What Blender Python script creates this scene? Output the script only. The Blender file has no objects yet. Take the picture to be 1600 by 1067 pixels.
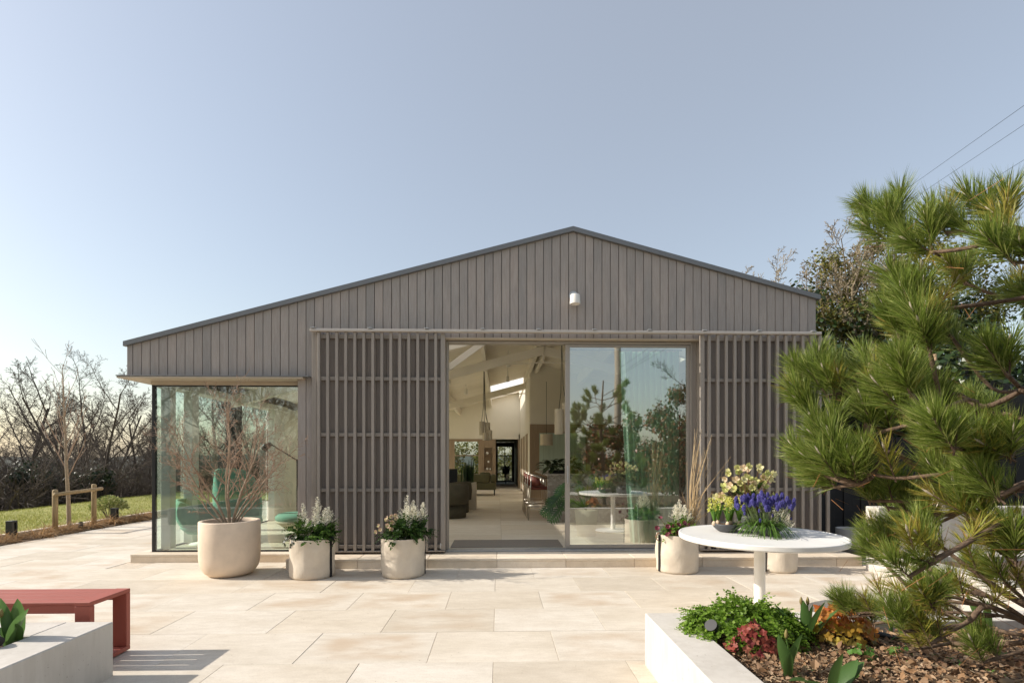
import bpy, math, random
from mathutils import Vector, Matrix, Euler

S = bpy.context.scene
COL = S.collection
R = random.Random(7)
PI = math.pi
V = Vector

# ------------------------------------------------------------------ camera
cam_d = bpy.data.cameras.new('camera')
cam = bpy.data.objects.new('camera', cam_d)
COL.objects.link(cam)
cam.location = (0, 0, 1.39)
cam.rotation_euler = (PI / 2, 0, -0.027)
cam_d.sensor_width = 36
cam_d.lens = 18
cam_d.shift_y = 183.5 / 1600
cam_d.clip_start = 0.05
cam_d.clip_end = 9000
S.camera = cam

# ------------------------------------------------------------------ light
SUN_EL = math.radians(32)
world = bpy.data.worlds.new('World')
S.world = world
world.use_nodes = True
wn = world.node_tree.nodes
wl = world.node_tree.links
bg = wn['Background']
sky = wn.new('ShaderNodeTexSky')
sky.sky_type = 'NISHITA'
sky.sun_disc = False
sky.sun_elevation = SUN_EL
sky.sun_rotation = math.radians(-90)
sky.air_density = 1.2
sky.dust_density = 1.6
sky.ozone_density = 0.5
sky.altitude = 0
wb = wn.new('ShaderNodeMix'); wb.data_type = 'RGBA'; wb.blend_type = 'ADD'; wb.inputs[0].default_value = 1
wb.inputs[7].default_value = (2.02, 1.97, 1.90, 1)      # thin even veil of high haze over the whole sky
wl.new(sky.outputs[0], wb.inputs[6]); wl.new(wb.outputs[2], bg.inputs[0])
bg.inputs[1].default_value = 0.088

sun_d = bpy.data.lights.new('sun', 'SUN')
sun_d.energy = 3.95
sun_d.angle = math.radians(0.53)
sun_d.color = (1.0, 0.93, 0.83)
sun = bpy.data.objects.new('sun', sun_d)
COL.objects.link(sun)
SUN_BACK = math.radians(0.4)
# direction the light travels: +X, down, a hair towards the camera
ld = V((math.cos(SUN_EL) * math.cos(SUN_BACK), -math.cos(SUN_EL) * math.sin(SUN_BACK), -math.sin(SUN_EL)))
sun.rotation_euler = ld.to_track_quat('-Z', 'Y').to_euler()
sun.location = (-30, 0, 25)

S.view_settings.view_transform = 'Standard'
S.view_settings.look = 'None'
S.view_settings.exposure = 0.52
S.view_settings.gamma = 1
S.view_settings.use_curve_mapping = False
S.render.engine = 'CYCLES'
S.cycles.max_bounces = 10
S.cycles.diffuse_bounces = 5
S.cycles.glossy_bounces = 4
S.cycles.transparent_max_bounces = 16
S.cycles.caustics_reflective = False
S.cycles.caustics_refractive = False
S.cycles.sample_clamp_indirect = 6
S.cycles.use_denoising = True

# ------------------------------------------------------------------ mesh helpers
class MB:
    def __init__(s):
        s.v = []; s.f = []; s.mi = []; s.m = 0
    def add(s, vs, fs):
        o = len(s.v)
        s.v.extend(vs)
        for f in fs:
            s.f.append([i + o for i in f]); s.mi.append(s.m)
    def box(s, x0, x1, y0, y1, z0, z1):
        s.add([(x0,y0,z0),(x1,y0,z0),(x1,y1,z0),(x0,y1,z0),(x0,y0,z1),(x1,y0,z1),(x1,y1,z1),(x0,y1,z1)],
              [(0,3,2,1),(4,5,6,7),(0,1,5,4),(1,2,6,5),(2,3,7,6),(3,0,4,7)])
    def bbox(s, x0, x1, y0, y1, z0, z1, b=.004):
        # box with chamfered edges
        vs = []; idx = {}
        for ix, x in enumerate((x0, x1)):
            for iy, y in enumerate((y0, y1)):
                for iz, z in enumerate((z0, z1)):
                    sx = 1 if ix == 0 else -1; sy = 1 if iy == 0 else -1; sz = 1 if iz == 0 else -1
                    for a, (dx, dy, dz) in enumerate(((0, b, b), (b, 0, b), (b, b, 0))):
                        idx[ix, iy, iz, a] = len(vs)
                        vs.append((x + sx * dx, y + sy * dy, z + sz * dz))
        fs = []
        q = [(0, 0), (1, 0), (1, 1), (0, 1)]
        fs.append([idx[0, a, b_, 0] for a, b_ in q][::-1]); fs.append([idx[1, a, b_, 0] for a, b_ in q])
        fs.append([idx[a, 0, b_, 1] for a, b_ in q]); fs.append([idx[a, 1, b_, 1] for a, b_ in q][::-1])
        fs.append([idx[a, b_, 0, 2] for a, b_ in q][::-1]); fs.append([idx[a, b_, 1, 2] for a, b_ in q])
        for i in (0, 1):
            for j in (0, 1):
                fs.append([idx[i, j, 0, 0], idx[i, j, 1, 0], idx[i, j, 1, 1], idx[i, j, 0, 1]])
                fs.append([idx[i, 0, j, 0], idx[i, 1, j, 0], idx[i, 1, j, 2], idx[i, 0, j, 2]])
                fs.append([idx[0, i, j, 1], idx[1, i, j, 1], idx[1, i, j, 2], idx[0, i, j, 2]])
                for k in (0, 1):
                    fs.append([idx[i, j, k, 0], idx[i, j, k, 1], idx[i, j, k, 2]])
        s.add(vs, fs)
    def prism(s, poly, y0, y1):
        # polygon in xz, extruded along y
        n = len(poly)
        vs = [(x, y0, z) for x, z in poly] + [(x, y1, z) for x, z in poly]
        s.add(vs, [list(range(n)), list(range(2 * n - 1, n - 1, -1))] + [(i, n + i, n + (i + 1) % n, (i + 1) % n) for i in range(n)])
    def tube(s, pts, rad, n=6, cap=True):
        if not hasattr(rad, '__len__'): rad = [rad] * len(pts)
        pts = [V(p) for p in pts]
        vs = []; fs = []
        u = None
        for i, p in enumerate(pts):
            t = (pts[min(i + 1, len(pts) - 1)] - pts[max(i - 1, 0)])
            if t.length < 1e-9: t = V((0, 0, 1))
            t.normalize()
            if u is None:
                u = t.orthogonal().normalized()
            else:
                u = u - t * u.dot(t)
                if u.length < 1e-6: u = t.orthogonal()
                u.normalize()
            w = t.cross(u)
            for k in range(n):
                a = 2 * PI * k / n
                q = p + (u * math.cos(a) + w * math.sin(a)) * rad[i]
                vs.append((q.x, q.y, q.z))
        for i in range(len(pts) - 1):
            for k in range(n):
                k2 = (k + 1) % n
                fs.append((i * n + k, i * n + k2, (i + 1) * n + k2, (i + 1) * n + k))
        if cap:
            fs.append(list(range(n))[::-1]); fs.append([(len(pts) - 1) * n + k for k in range(n)])
        s.add(vs, fs)
    def lathe(s, prof, c=(0, 0, 0), n=40, sx=1, sy=1, wob=None):
        vs = []; fs = []
        for j, (r, z) in enumerate(prof):
            for k in range(n):
                a = 2 * PI * k / n
                rr = r + (wob(a, z) if wob else 0)
                vs.append((c[0] + rr * math.cos(a) * sx, c[1] + rr * math.sin(a) * sy, c[2] + z))
        for j in range(len(prof) - 1):
            for k in range(n):
                k2 = (k + 1) % n
                fs.append((j * n + k, j * n + k2, (j + 1) * n + k2, (j + 1) * n + k))
        if prof[0][0] > 1e-4: fs.append(list(range(n))[::-1])
        if prof[-1][0] > 1e-4: fs.append([(len(prof) - 1) * n + k for k in range(n)])
        s.add(vs, fs)
    def strip(s, pts, wid, side, fold=0.0, up=None):
        # leaf-like strip: centre line pts, half widths, side vectors (one or per point); fold makes a V
        vs = []; fs = []
        n = len(pts)
        for i, p in enumerate(pts):
            sd = side[i] if isinstance(side, list) else side
            w = wid[i]
            upv = (up[i] if isinstance(up, list) else up) if up is not None else V((0, 0, 1))
            for q in (p - sd * w + upv * (fold * w), p, p + sd * w + upv * (fold * w)):
                vs.append((q.x, q.y, q.z))
        for i in range(n - 1):
            a = i * 3; b = a + 3
            fs.append((a, a + 1, b + 1, b)); fs.append((a + 1, a + 2, b + 2, b + 1))
        s.add(vs, fs)
    def diamond(s, p, d, side, L, w):
        a = p; b = p + d * (L * .45) + side * w; c = p + d * L; e = p + d * (L * .45) - side * w
        s.add([a[:], b[:], c[:], e[:]], [(0, 1, 2, 3)])

def rv(rng=R):
    while True:
        v = V((rng.uniform(-1, 1), rng.uniform(-1, 1), rng.uniform(-1, 1)))
        if .05 < v.length < 1: return v.normalized()

ORG = {}
def tag(o, label=None, cat=None, group=None, kind=None):
    if label: o['label'] = label
    if cat: o['category'] = cat
    if group: o['group'] = group
    if kind: o['kind'] = kind
    return o
def thing(name, label, cat, loc=(0, 0, 0), group=None, kind=None):
    o = bpy.data.objects.new(name, None)
    o.empty_display_size = .1
    COL.objects.link(o); o.location = loc
    ORG[o.name] = V(loc)
    return tag(o, label, cat, group, kind)
def mesh(name, mb, mats, smooth=False, org=V((0, 0, 0))):
    me = bpy.data.meshes.new(name)
    if org.length > 0: vs = [(x - org.x, y - org.y, z - org.z) for x, y, z in mb.v]
    else: vs = mb.v
    me.from_pydata(vs, [], mb.f)
    if not isinstance(mats, (list, tuple)): mats = [mats]
    for m in mats: me.materials.append(m)
    if len(mats) > 1: me.polygons.foreach_set('material_index', mb.mi)
    if smooth: me.polygons.foreach_set('use_smooth', [True] * len(me.polygons))
    me.update()
    return me
def make(name, mb, mats, parent=None, smooth=False, loc=None):
    # a mesh authored in world coordinates; loc = origin when top-level
    org = ORG[parent.name] if parent is not None else V(loc or (0, 0, 0))
    o = bpy.data.objects.new(name, mesh(name, mb, mats, smooth, org))
    COL.objects.link(o)
    if parent is not None: o.parent = parent
    else: o.location = org
    ORG[o.name] = org
    return o
def piece(name, me, parent, loc, rot=None, scale=None):
    # a piece that shares mesh data; loc in world coordinates
    o = bpy.data.objects.new(name, me)
    COL.objects.link(o)
    if parent is not None:
        o.parent = parent; o.location = V(loc) - ORG[parent.name]
    else: o.location = loc
    if rot is not None: o.rotation_euler = rot
    if scale is not None: o.scale = scale if hasattr(scale, '__len__') else (scale,) * 3
    ORG[o.name] = V(loc)
    return o
def smooth_by_angle(o, deg=40):
    me = o.data
    me.polygons.foreach_set('use_smooth', [True] * len(me.polygons))
    try: me.set_sharp_from_angle(angle=math.radians(deg))
    except Exception: pass
def copy_tree(o, loc, rz=0, sc=1, label=None, parent=None):
    c = o.copy(); COL.objects.link(c)
    if parent is None:
        c.location = loc; c.rotation_euler = (0, 0, rz); c.scale = (sc, sc, sc)
        if label: c['label'] = label
    else: c.parent = parent
    for ch in list(o.children): copy_tree(ch, None, parent=c)
    return c

# ------------------------------------------------------------------ materials
def new_mat(name):
    m = bpy.data.materials.new(name); m.use_nodes = True
    nt = m.node_tree
    return m, nt.nodes, nt.links, nt.nodes['Principled BSDF']
def ramp(n, stops):
    r = n.new('ShaderNodeValToRGB')
    el = r.color_ramp.elements
    while len(el) > 1: el.remove(el[-1])
    el[0].position = stops[0][0]; el[0].color = (*stops[0][1], 1)
    for p, c in stops[1:]:
        e = el.new(p); e.color = (*c, 1)
    return r
def noise(n, l, scale, detail=4, stretch=None, rough=.6, obj_random=False):
    tc = n.new('ShaderNodeTexCoord'); mp = n.new('ShaderNodeMapping')
    l.new(tc.outputs['Object'], mp.inputs[0])
    if stretch: mp.inputs['Scale'].default_value = stretch
    if obj_random:
        oi = n.new('ShaderNodeObjectInfo'); mu = n.new('ShaderNodeVectorMath'); mu.operation = 'SCALE'
        mu.inputs[0].default_value = (37, 53, 71); l.new(oi.outputs['Random'], mu.inputs['Scale'])
        l.new(mu.outputs[0], mp.inputs['Location'])
    t = n.new('ShaderNodeTexNoise'); t.inputs['Scale'].default_value = scale
    t.inputs['Detail'].default_value = detail; t.inputs['Roughness'].default_value = rough
    l.new(mp.outputs[0], t.inputs['Vector'])
    return t
def mixc(n, l, a, b, fac, mode='MIX'):
    x = n.new('ShaderNodeMix'); x.data_type = 'RGBA'; x.blend_type = mode
    for sock, val in ((x.inputs[6], a), (x.inputs[7], b)):
        if isinstance(val, tuple): sock.default_value = (*val, 1)
        else: l.new(val, sock)
    if isinstance(fac, (int, float)): x.inputs[0].default_value = fac
    else: l.new(fac, x.inputs[0])
    return x.outputs[2]
def bump(n, l, b, h, strength=.3, dist=.01):
    bp = n.new('ShaderNodeBump'); bp.inputs['Strength'].default_value = strength; bp.inputs['Distance'].default_value = dist
    l.new(h, bp.inputs['Height']); l.new(bp.outputs[0], b.inputs['Normal'])
def shade(c, k): return tuple(max(0, x * k) for x in c)
def M_plain(name, c, rough=.6, var=.12, scale=8, bmp=0.0, metallic=0, stretch=None, spec=.5, objvar=0.0):
    m, n, l, b = new_mat(name)
    t = noise(n, l, scale, 5, stretch, obj_random=True)
    r = ramp(n, [(.3, shade(c, 1 - var)), (.7, shade(c, 1 + var))])
    l.new(t.outputs['Fac'], r.inputs[0])
    out = r.outputs[0]
    if objvar:
        oi = n.new('ShaderNodeObjectInfo')
        rr = ramp(n, [(0, (1 - objvar,) * 3), (1, (1 + objvar,) * 3)]); l.new(oi.outputs['Random'], rr.inputs[0])
        out = mixc(n, l, out, rr.outputs[0], 1.0, 'MULTIPLY')
    l.new(out, b.inputs['Base Color'])
    b.inputs['Roughness'].default_value = rough; b.inputs['Metallic'].default_value = metallic
    b.inputs['Specular IOR Level'].default_value = spec
    if bmp: bump(n, l, b, t.outputs['Fac'], bmp, .01)
    return m
def M_leaf(name, cols, rough=.5, transl=.35, spec=.35):
    # colour differs leaf by leaf (random per island); some light passes through
    m, n, l, b = new_mat(name)
    g = n.new('ShaderNodeNewGeometry')
    k = len(cols)
    r = ramp(n, [((i + .5) / k if k > 1 else 0, c) for i, c in enumerate(cols)])
    l.new(g.outputs['Random Per Island'], r.inputs[0])
    l.new(r.outputs[0], b.inputs['Base Color'])
    b.inputs['Roughness'].default_value = rough; b.inputs['Specular IOR Level'].default_value = spec
    if transl:
        tr = n.new('ShaderNodeBsdfTranslucent'); l.new(r.outputs[0], tr.inputs[0])
        mx = n.new('ShaderNodeMixShader'); mx.inputs[0].default_value = transl
        l.new(b.outputs[0], mx.inputs[1]); l.new(tr.outputs[0], mx.inputs[2])
        l.new(mx.outputs[0], n['Material Output'].inputs[0])
    return m
def M_glass(name, tint, base=.2):
    m, n, l, b = new_mat(name)
    n.remove(b)
    fr = n.new('ShaderNodeFresnel'); fr.inputs[0].default_value = 1.5
    ma = n.new('ShaderNodeMath'); ma.operation = 'MULTIPLY_ADD'; ma.inputs[1].default_value = 1.6; ma.inputs[2].default_value = base
    ma.use_clamp = True
    l.new(fr.outputs[0], ma.inputs[0])
    tr = n.new('ShaderNodeBsdfTransparent'); tr.inputs[0].default_value = (*tint, 1)
    gl = n.new('ShaderNodeBsdfGlossy'); gl.inputs['Roughness'].default_value = 0.0; gl.inputs[0].default_value = (.96, .98, .97, 1)
    t = noise(n, l, 1.1, 1)
    bp = n.new('ShaderNodeBump'); bp.inputs['Strength'].default_value = .02; bp.inputs['Distance'].default_value = .05
    l.new(t.outputs['Fac'], bp.inputs['Height']); l.new(bp.outputs[0], gl.inputs['Normal'])
    mx = n.new('ShaderNodeMixShader')
    l.new(ma.outputs[0], mx.inputs[0]); l.new(tr.outputs[0], mx.inputs[1]); l.new(gl.outputs[0], mx.inputs[2])
    l.new(mx.outputs[0], n['Material Output'].inputs[0])
    return m
def M_cladding():
    m, n, l, b = new_mat('weathered_cladding')
    t = noise(n, l, 9, 6, (7, 7, .55), .7, True)
    t2 = noise(n, l, 2.2, 3, (1, 1, .5), .5, True)
    r = ramp(n, [(.2, (.30, .262, .240)), (.5, (.365, .33, .305)), (.8, (.42, .388, .365))])
    l.new(t.outputs['Fac'], r.inputs[0])
    oi = n.new('ShaderNodeObjectInfo')
    rr = ramp(n, [(0, (.94, .945, .95)), (.5, (1, .99, .98)), (1, (1.05, 1.04, 1.03))]); l.new(oi.outputs['Random'], rr.inputs[0])
    c = mixc(n, l, r.outputs[0], rr.outputs[0], 1.0, 'MULTIPLY')
    r2 = ramp(n, [(.35, (.84, .865, .88)), (.65, (1.08, 1.05, 1.03))]); l.new(t2.outputs['Fac'], r2.inputs[0])
    c = mixc(n, l, c, r2.outputs[0], .8, 'MULTIPLY')
    l.new(c, b.inputs['Base Color']); b.inputs['Roughness'].default_value = .75; b.inputs['Specular IOR Level'].default_value = .3
    bump(n, l, b, t.outputs['Fac'], .25, .004)
    return m
def M_paving(name='limestone_paving', lo=(.595, .53, .435), hi=(.70, .64, .55)):
    m, n, l, b = new_mat(name)
    t = noise(n, l, 1.7, 4, (1, 2.2, 1), .55, True)       # warm clouded bands
    t2 = noise(n, l, 90, 3, None, .7, True)                # fine grain
    t3 = noise(n, l, 7, 5, (1, 3, 1), .7, True)
    r = ramp(n, [(.32, hi), (.52, tuple((a + c) / 2 for a, c in zip(lo, hi))), (.75, lo)])
    l.new(t.outputs['Fac'], r.inputs[0])
    oi = n.new('ShaderNodeObjectInfo')
    rr = ramp(n, [(0, (.88, .86, .83)), (.3, (1, .98, .95)), (.7, (1.0, 1.0, 1.0)), (1, (1.05, 1.06, 1.08))]); l.new(oi.outputs['Random'], rr.inputs[0])
    c = mixc(n, l, r.outputs[0], rr.outputs[0], 1.0, 'MULTIPLY')
    r2 = ramp(n, [(.3, (.86, .84, .82)), (.5, (1, 1, 1)), (.7, (1.07, 1.07, 1.07))]); l.new(t2.outputs['Fac'], r2.inputs[0])
    c = mixc(n, l, c, r2.outputs[0], .6, 'MULTIPLY')
    r3 = ramp(n, [(.35, (.88, .86, .84)), (.6, (1.05, 1.05, 1.05))]); l.new(t3.outputs['Fac'], r3.inputs[0])
    c = mixc(n, l, c, r3.outputs[0], .6, 'MULTIPLY')
    if name == 'limestone_paving':
        # iron-stained heart of some slabs, paler towards the edges; scattered small dark specks
        tc = n.new('ShaderNodeTexCoord'); sx = n.new('ShaderNodeSeparateXYZ'); l.new(tc.outputs['Generated'], sx.inputs[0])
        def mth(op, a_, b_=None):
            q = n.new('ShaderNodeMath'); q.operation = op
            for i_, v_ in enumerate((a_, b_)):
                if v_ is None: continue
                if isinstance(v_, (int, float)): q.inputs[i_].default_value = v_
                else: l.new(v_, q.inputs[i_])
            return q.outputs[0]
        ex = mth('ABSOLUTE', mth('SUBTRACT', sx.outputs[0], .5)); ey = mth('ABSOLUTE', mth('SUBTRACT', sx.outputs[1], .5))
        er = ramp(n, [(.62, (1, 1, 1)), (.96, (0, 0, 0))]); l.new(mth('MULTIPLY', mth('MAXIMUM', ex, ey), 2.0), er.inputs[0])
        wr = ramp(n, [(.40, (0, 0, 0)), (.62, (1, 1, 1))]); l.new(t.outputs['Fac'], wr.inputs[0])
        rs = ramp(n, [(.35, (0, 0, 0)), (.9, (.55, .55, .55))]); 
        oi2 = n.new('ShaderNodeObjectInfo'); l.new(mth('FRACT', mth('MULTIPLY', oi2.outputs['Random'], 7.31)), rs.inputs[0])
        fac = mth('MULTIPLY', mth('MULTIPLY', er.outputs[0], wr.outputs[0]), rs.outputs[0])
        c = mixc(n, l, c, (.50, .36, .235), fac)
        sp = noise(n, l, 38, 2, None, .5, True); sr = ramp(n, [(.745, (1, 1, 1)), (.77, (.42, .34, .26))]); l.new(sp.outputs['Fac'], sr.inputs[0])
        c = mixc(n, l, c, sr.outputs[0], .7, 'MULTIPLY')
    l.new(c, b.inputs['Base Color']); b.inputs['Roughness'].default_value = .7; b.inputs['Specular IOR Level'].default_value = .3
    bump(n, l, b, t2.outputs['Fac'], .12, .003)
    return m

m_clad = M_cladding()
m_slat = M_plain('slat_paint', (.305, .268, .232), .55, .1, 12, .05, stretch=(3, 3, .3), objvar=.06)
m_plum = M_plain('dark_backing_board', (.225, .190, .166), .6, .12, 10, .05, stretch=(5, 5, .3), objvar=.1)
m_batten = M_plain('dark_batten', (.02, .018, .017), .9)
m_trim = M_plain('roof_edge_metal', (.195, .197, .20), .45, .05, 3, 0, .4)
m_roof = M_plain('roof_sheet', (.13, .135, .14), .5, .06, 2)
m_alu = M_plain('beige_frame_metal', (.36, .325, .285), .42, .04, 5, 0, .2)
m_track = M_plain('track_metal', (.52, .47, .42), .4, .05, 5, 0, .25)
m_galv = M_plain('galvanised_bracket', (.45, .46, .47), .4, .1, 20, 0, .6)
m_soffit = M_plain('soffit_board', (.50, .43, .34), .6, .06, 6)
m_black = M_plain('black_metal', (.012, .012, .013), .45, .2, 10)
m_blackp = M_plain('black_plastic', (.02, .02, .022), .5, .2, 10)
m_paving = M_paving()
m_step = M_paving('limestone_step', (.73, .62, .49), (.82, .73, .60))
m_mortar = M_plain('joint_sand', (.58, .50, .40), .95, .2, 40)
m_tile = M_paving('interior_floor_stone', (.68, .60, .48), (.76, .69, .57))
m_render = M_plain('white_render', (.60, .56, .505), .85, .09, 2.2, .10)
_n, _l, _b = m_render.node_tree.nodes, m_render.node_tree.links, m_render.node_tree.nodes['Principled BSDF']
_c = _b.inputs['Base Color'].links[0].from_socket
_t = noise(_n, _l, 5, 5, (3, 3, .35), .65); _r = ramp(_n, [(.42, (.90, .89, .875)), (.60, (1, 1, 1))]); _l.new(_t.outputs['Fac'], _r.inputs[0])
_s = noise(_n, _l, 60, 2, None, .5); _q = ramp(_n, [(.70, (1, 1, 1)), (.74, (.55, .5, .44))]); _l.new(_s.outputs['Fac'], _q.inputs[0])
_l.new(mixc(_n, _l, mixc(_n, _l, _c, _r.outputs[0], .8, 'MULTIPLY'), _q.outputs[0], .7, 'MULTIPLY'), _b.inputs['Base Color'])
m_white = M_plain('white_paint', (.80, .77, .71), .6, .03, 4)
m_iwall = M_plain('interior_plaster', (.84, .79, .69), .8, .03, 2)
m_ceil = M_plain('interior_ceiling_board', (.80, .74, .63), .7, .04, 2)
m_timber = M_plain('interior_oak_panel', (.34, .25, .17), .55, .14, 8, .05, stretch=(6, 6, .4), objvar=.08)
m_glass = M_glass('window_glass', (.80, .90, .855), .12)
m_glass_clear = M_glass('side_glass', (.84, .93, .89), .05)
m_glass_door = M_glass('door_glass', (.76, .88, .81), .36)
m_opal, n, l, b = new_mat('opal_skylight_glass')
n.remove(b)
_t = n.new('ShaderNodeBsdfTranslucent'); _t.inputs[0].default_value = (.95, .93, .88, 1)
_r = n.new('ShaderNodeBsdfTransparent'); _m = n.new('ShaderNodeMixShader'); _m.inputs[0].default_value = .55
l.new(_t.outputs[0], _m.inputs[1]); l.new(_r.outputs[0], _m.inputs[2]); l.new(_m.outputs[0], n['Material Output'].inputs[0])
m_soil = M_plain('dark_soil', (.035, .024, .016), .95, .4, 30, .5)
m_bark = M_plain('grey_brown_bark', (.11, .085, .065), .9, .3, 18, .4, stretch=(1, 1, .3))
m_twig = M_plain('bare_twig', (.115, .088, .068), .85, .3, 4)
m_maple = M_plain('maple_bark', (.33, .25, .17), .7, .25, 25, .2)
m_maple_twig = M_plain('maple_twig', (.35, .235, .16), .7, .3, 9)
m_pinebark = M_plain('pine_bark', (.13, .085, .055), .9, .4, 45, .9)
m_red = M_plain('red_painted_metal', (.37, .105, .075), .55, .05, 6, .02, spec=.3)

# ------------------------------------------------------------------ ground, terrace, lawn
def gz(x, y):
    z = -.10
    if x < -14.2: z -= min(9, .20 * (-14.2 - x))
    if y > 26: z -= min(5, .10 * (y - 26)) if x < 2 else 0
    if x > 6.5 and y > 7: z += min(3.0, .30 * (x - 6.5)) * min(1, (y - 7) / 3)
    return z
mb = MB()
xs = [-4000, -2000, -1000, -500, -250, -120, -80, -60] + [-50 + 2 * i for i in range(50)] + [60, 80, 120, 250, 500, 1000, 2000, 4000]
ys = xs
nx = len(xs)
rg = random.Random(3)
mb.add([(x, y, gz(x, y) + (rg.uniform(-.12, .12) if x < -15 and abs(x) < 200 else 0)) for y in ys for x in xs],
       [(j * nx + i, j * nx + i + 1, (j + 1) * nx + i + 1, (j + 1) * nx + i) for j in range(len(ys) - 1) for i in range(nx - 1)])
m_ground, n, l, b = new_mat('rough_ground')
t = noise(n, l, .8, 6); r = ramp(n, [(.3, (.045, .035, .02)), (.5, (.06, .06, .025)), (.7, (.09, .075, .045))])
l.new(t.outputs['Fac'], r.inputs[0]); l.new(r.outputs[0], b.inputs['Base Color']); b.inputs['Roughness'].default_value = .95
tag(make('ground', mb, m_ground, smooth=True), kind='structure', label='rough ground running out to the horizon')

# far hills
mb = MB()
for ring, (rad, hh) in enumerate(((1500, 9), (2600, 22))):
    vs = []; fs = []
    N = 120
    for i in range(N + 1):
        a = PI * (.35 + .85 * i / N)
        z = hh * (.6 + .4 * math.sin(i * .31 + ring) + .2 * math.sin(i * .83))
        c, s_ = math.cos(a), math.sin(a)
        vs += [((rad - 500) * c, (rad - 500) * s_, -14), (rad * c, rad * s_, z), ((rad + 500) * c, (rad + 500) * s_, -14)]
    for i in range(N):
        fs += [(i * 3, i * 3 + 3, i * 3 + 4, i * 3 + 1), (i * 3 + 1, i * 3 + 4, i * 3 + 5, i * 3 + 2)]
    mb.add(vs, fs)
m_hill = M_plain('wooded_hill', (.055, .06, .045), .95, .3, .02)
tag(make('hills', mb, m_hill, smooth=True), kind='structure', label='low wooded hills on the horizon')

# lawn
LAWN = []
mb = MB()
def lz(x, y): return .02 + .03 * math.sin(x * .9) * math.sin(y * .4) - (.12 * max(0, -12.9 - x)) - (.08 * max(0, y - 24))
lx = [-14.9 + .6 * i for i in range(11)]
ly = [-14 + 1.0 * i for i in range(43)]
mb.add([(x, y, lz(x, y)) for y in ly for x in lx], [(j * 11 + i, j * 11 + i + 1, (j + 1) * 11 + i + 1, (j + 1) * 11 + i) for j in range(42) for i in range(10)])
lx2 = [-8.9 + .7 * i for i in range(7)]; ly2 = [17.5 + 1.0 * i for i in range(12)]
mb.add([(x, y, lz(x, y)) for y in ly2 for x in lx2], [(j * 7 + i, j * 7 + i + 1, (j + 1) * 7 + i + 1, (j + 1) * 7 + i) for j in range(11) for i in range(6)])
m_lawn, n, l, b = new_mat('lawn_turf')
t = noise(n, l, 1.2, 5); t2 = noise(n, l, 45, 4)
r = ramp(n, [(.3, (.27, .28, .055)), (.55, (.36, .35, .09)), (.75, (.43, .39, .13))]); l.new(t.outputs['Fac'], r.inputs[0])
r2 = ramp(n, [(.3, (.6, .6, .6)), (.7, (1.3, 1.3, 1.3))]); l.new(t2.outputs['Fac'], r2.inputs[0])
l.new(mixc(n, l, r.outputs[0], r2.outputs[0], 1, 'MULTIPLY'), b.inputs['Base Color']); b.inputs['Roughness'].default_value = .9
bump(n, l, b, t2.outputs['Fac'], .8, .05)
tag(make('lawn', mb, m_lawn, smooth=True), kind='structure', label='sloping sunlit lawn beyond the dry grass border')
mb = MB()
rg = random.Random(5)
for i in range(26000):
    x = rg.uniform(-14.2, -8.62); y = rg.uniform(7.5, 22) if i % 3 else rg.uniform(7.5, 13)
    p = V((x, y, lz(x, y))); h = rg.uniform(.025, .06); a = rg.uniform(0, 6.28); w = .006
    tp = p + V((rg.uniform(-.03, .03), rg.uniform(-.03, .03), h))
    mb.add([(p.x - w * math.cos(a), p.y - w * math.sin(a), p.z), (p.x + w * math.cos(a), p.y + w * math.sin(a), p.z), tp[:]], [(0, 1, 2)])
m_blade = M_leaf('grass_blade', [(.26, .29, .055), (.35, .36, .09), (.43, .40, .15)], .6, .3)
tag(make('lawn_grass', mb, m_blade), kind='stuff', label='short grass blades on the lawn', cat='grass')

# terrace paving: every visible slab is its own piece
terr = thing('terrace', 'pale limestone paved terrace in front of the house', None, (0, 4, 0), kind='structure')
mb = MB()
mb.add([(-7.98, -7, -.005), (9, -7, -.005), (9, 9, -.005), (-7.98, 9, -.005)], [(0, 1, 2, 3)])
mb.add([(-7.98, 9, -.005), (-4.9, 9, -.005), (-4.9, 17.4, -.005), (-7.98, 17.4, -.005)], [(0, 1, 2, 3)])
tag(make('joint_bed', mb, m_mortar, terr), kind='stuff')
SX, SY, PX, PY, X0, Y0 = .9085, .6195, .911, .622, -.032, 6.005
def slab_mb(w, d, h=.05):
    q = MB(); c = .0016
    q.add([(0, 0, -h), (w, 0, -h), (w, d, -h), (0, d, -h), (0, 0, -c), (w, 0, -c), (w, d, -c), (0, d, -c),
           (c, c, 0), (w - c, c, 0), (w - c, d - c, 0), (c, d - c, 0)],
          [(8, 9, 10, 11), (4, 5, 9, 8), (5, 6, 10, 9), (6, 7, 11, 10), (7, 4, 8, 11), (0, 1, 5, 4), (1, 2, 6, 5), (2, 3, 7, 6), (3, 0, 4, 7)])
    return q
slab_me = mesh('paving_slab', slab_mb(SX, SY), m_paving)
half_me = {}
rest = MB()
rg = random.Random(11)
def in_house(x, y):
    return (x > -4.96 and y > 7.0) or (x > -2.72 and x < 4.76 and y > 6.56)
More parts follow.
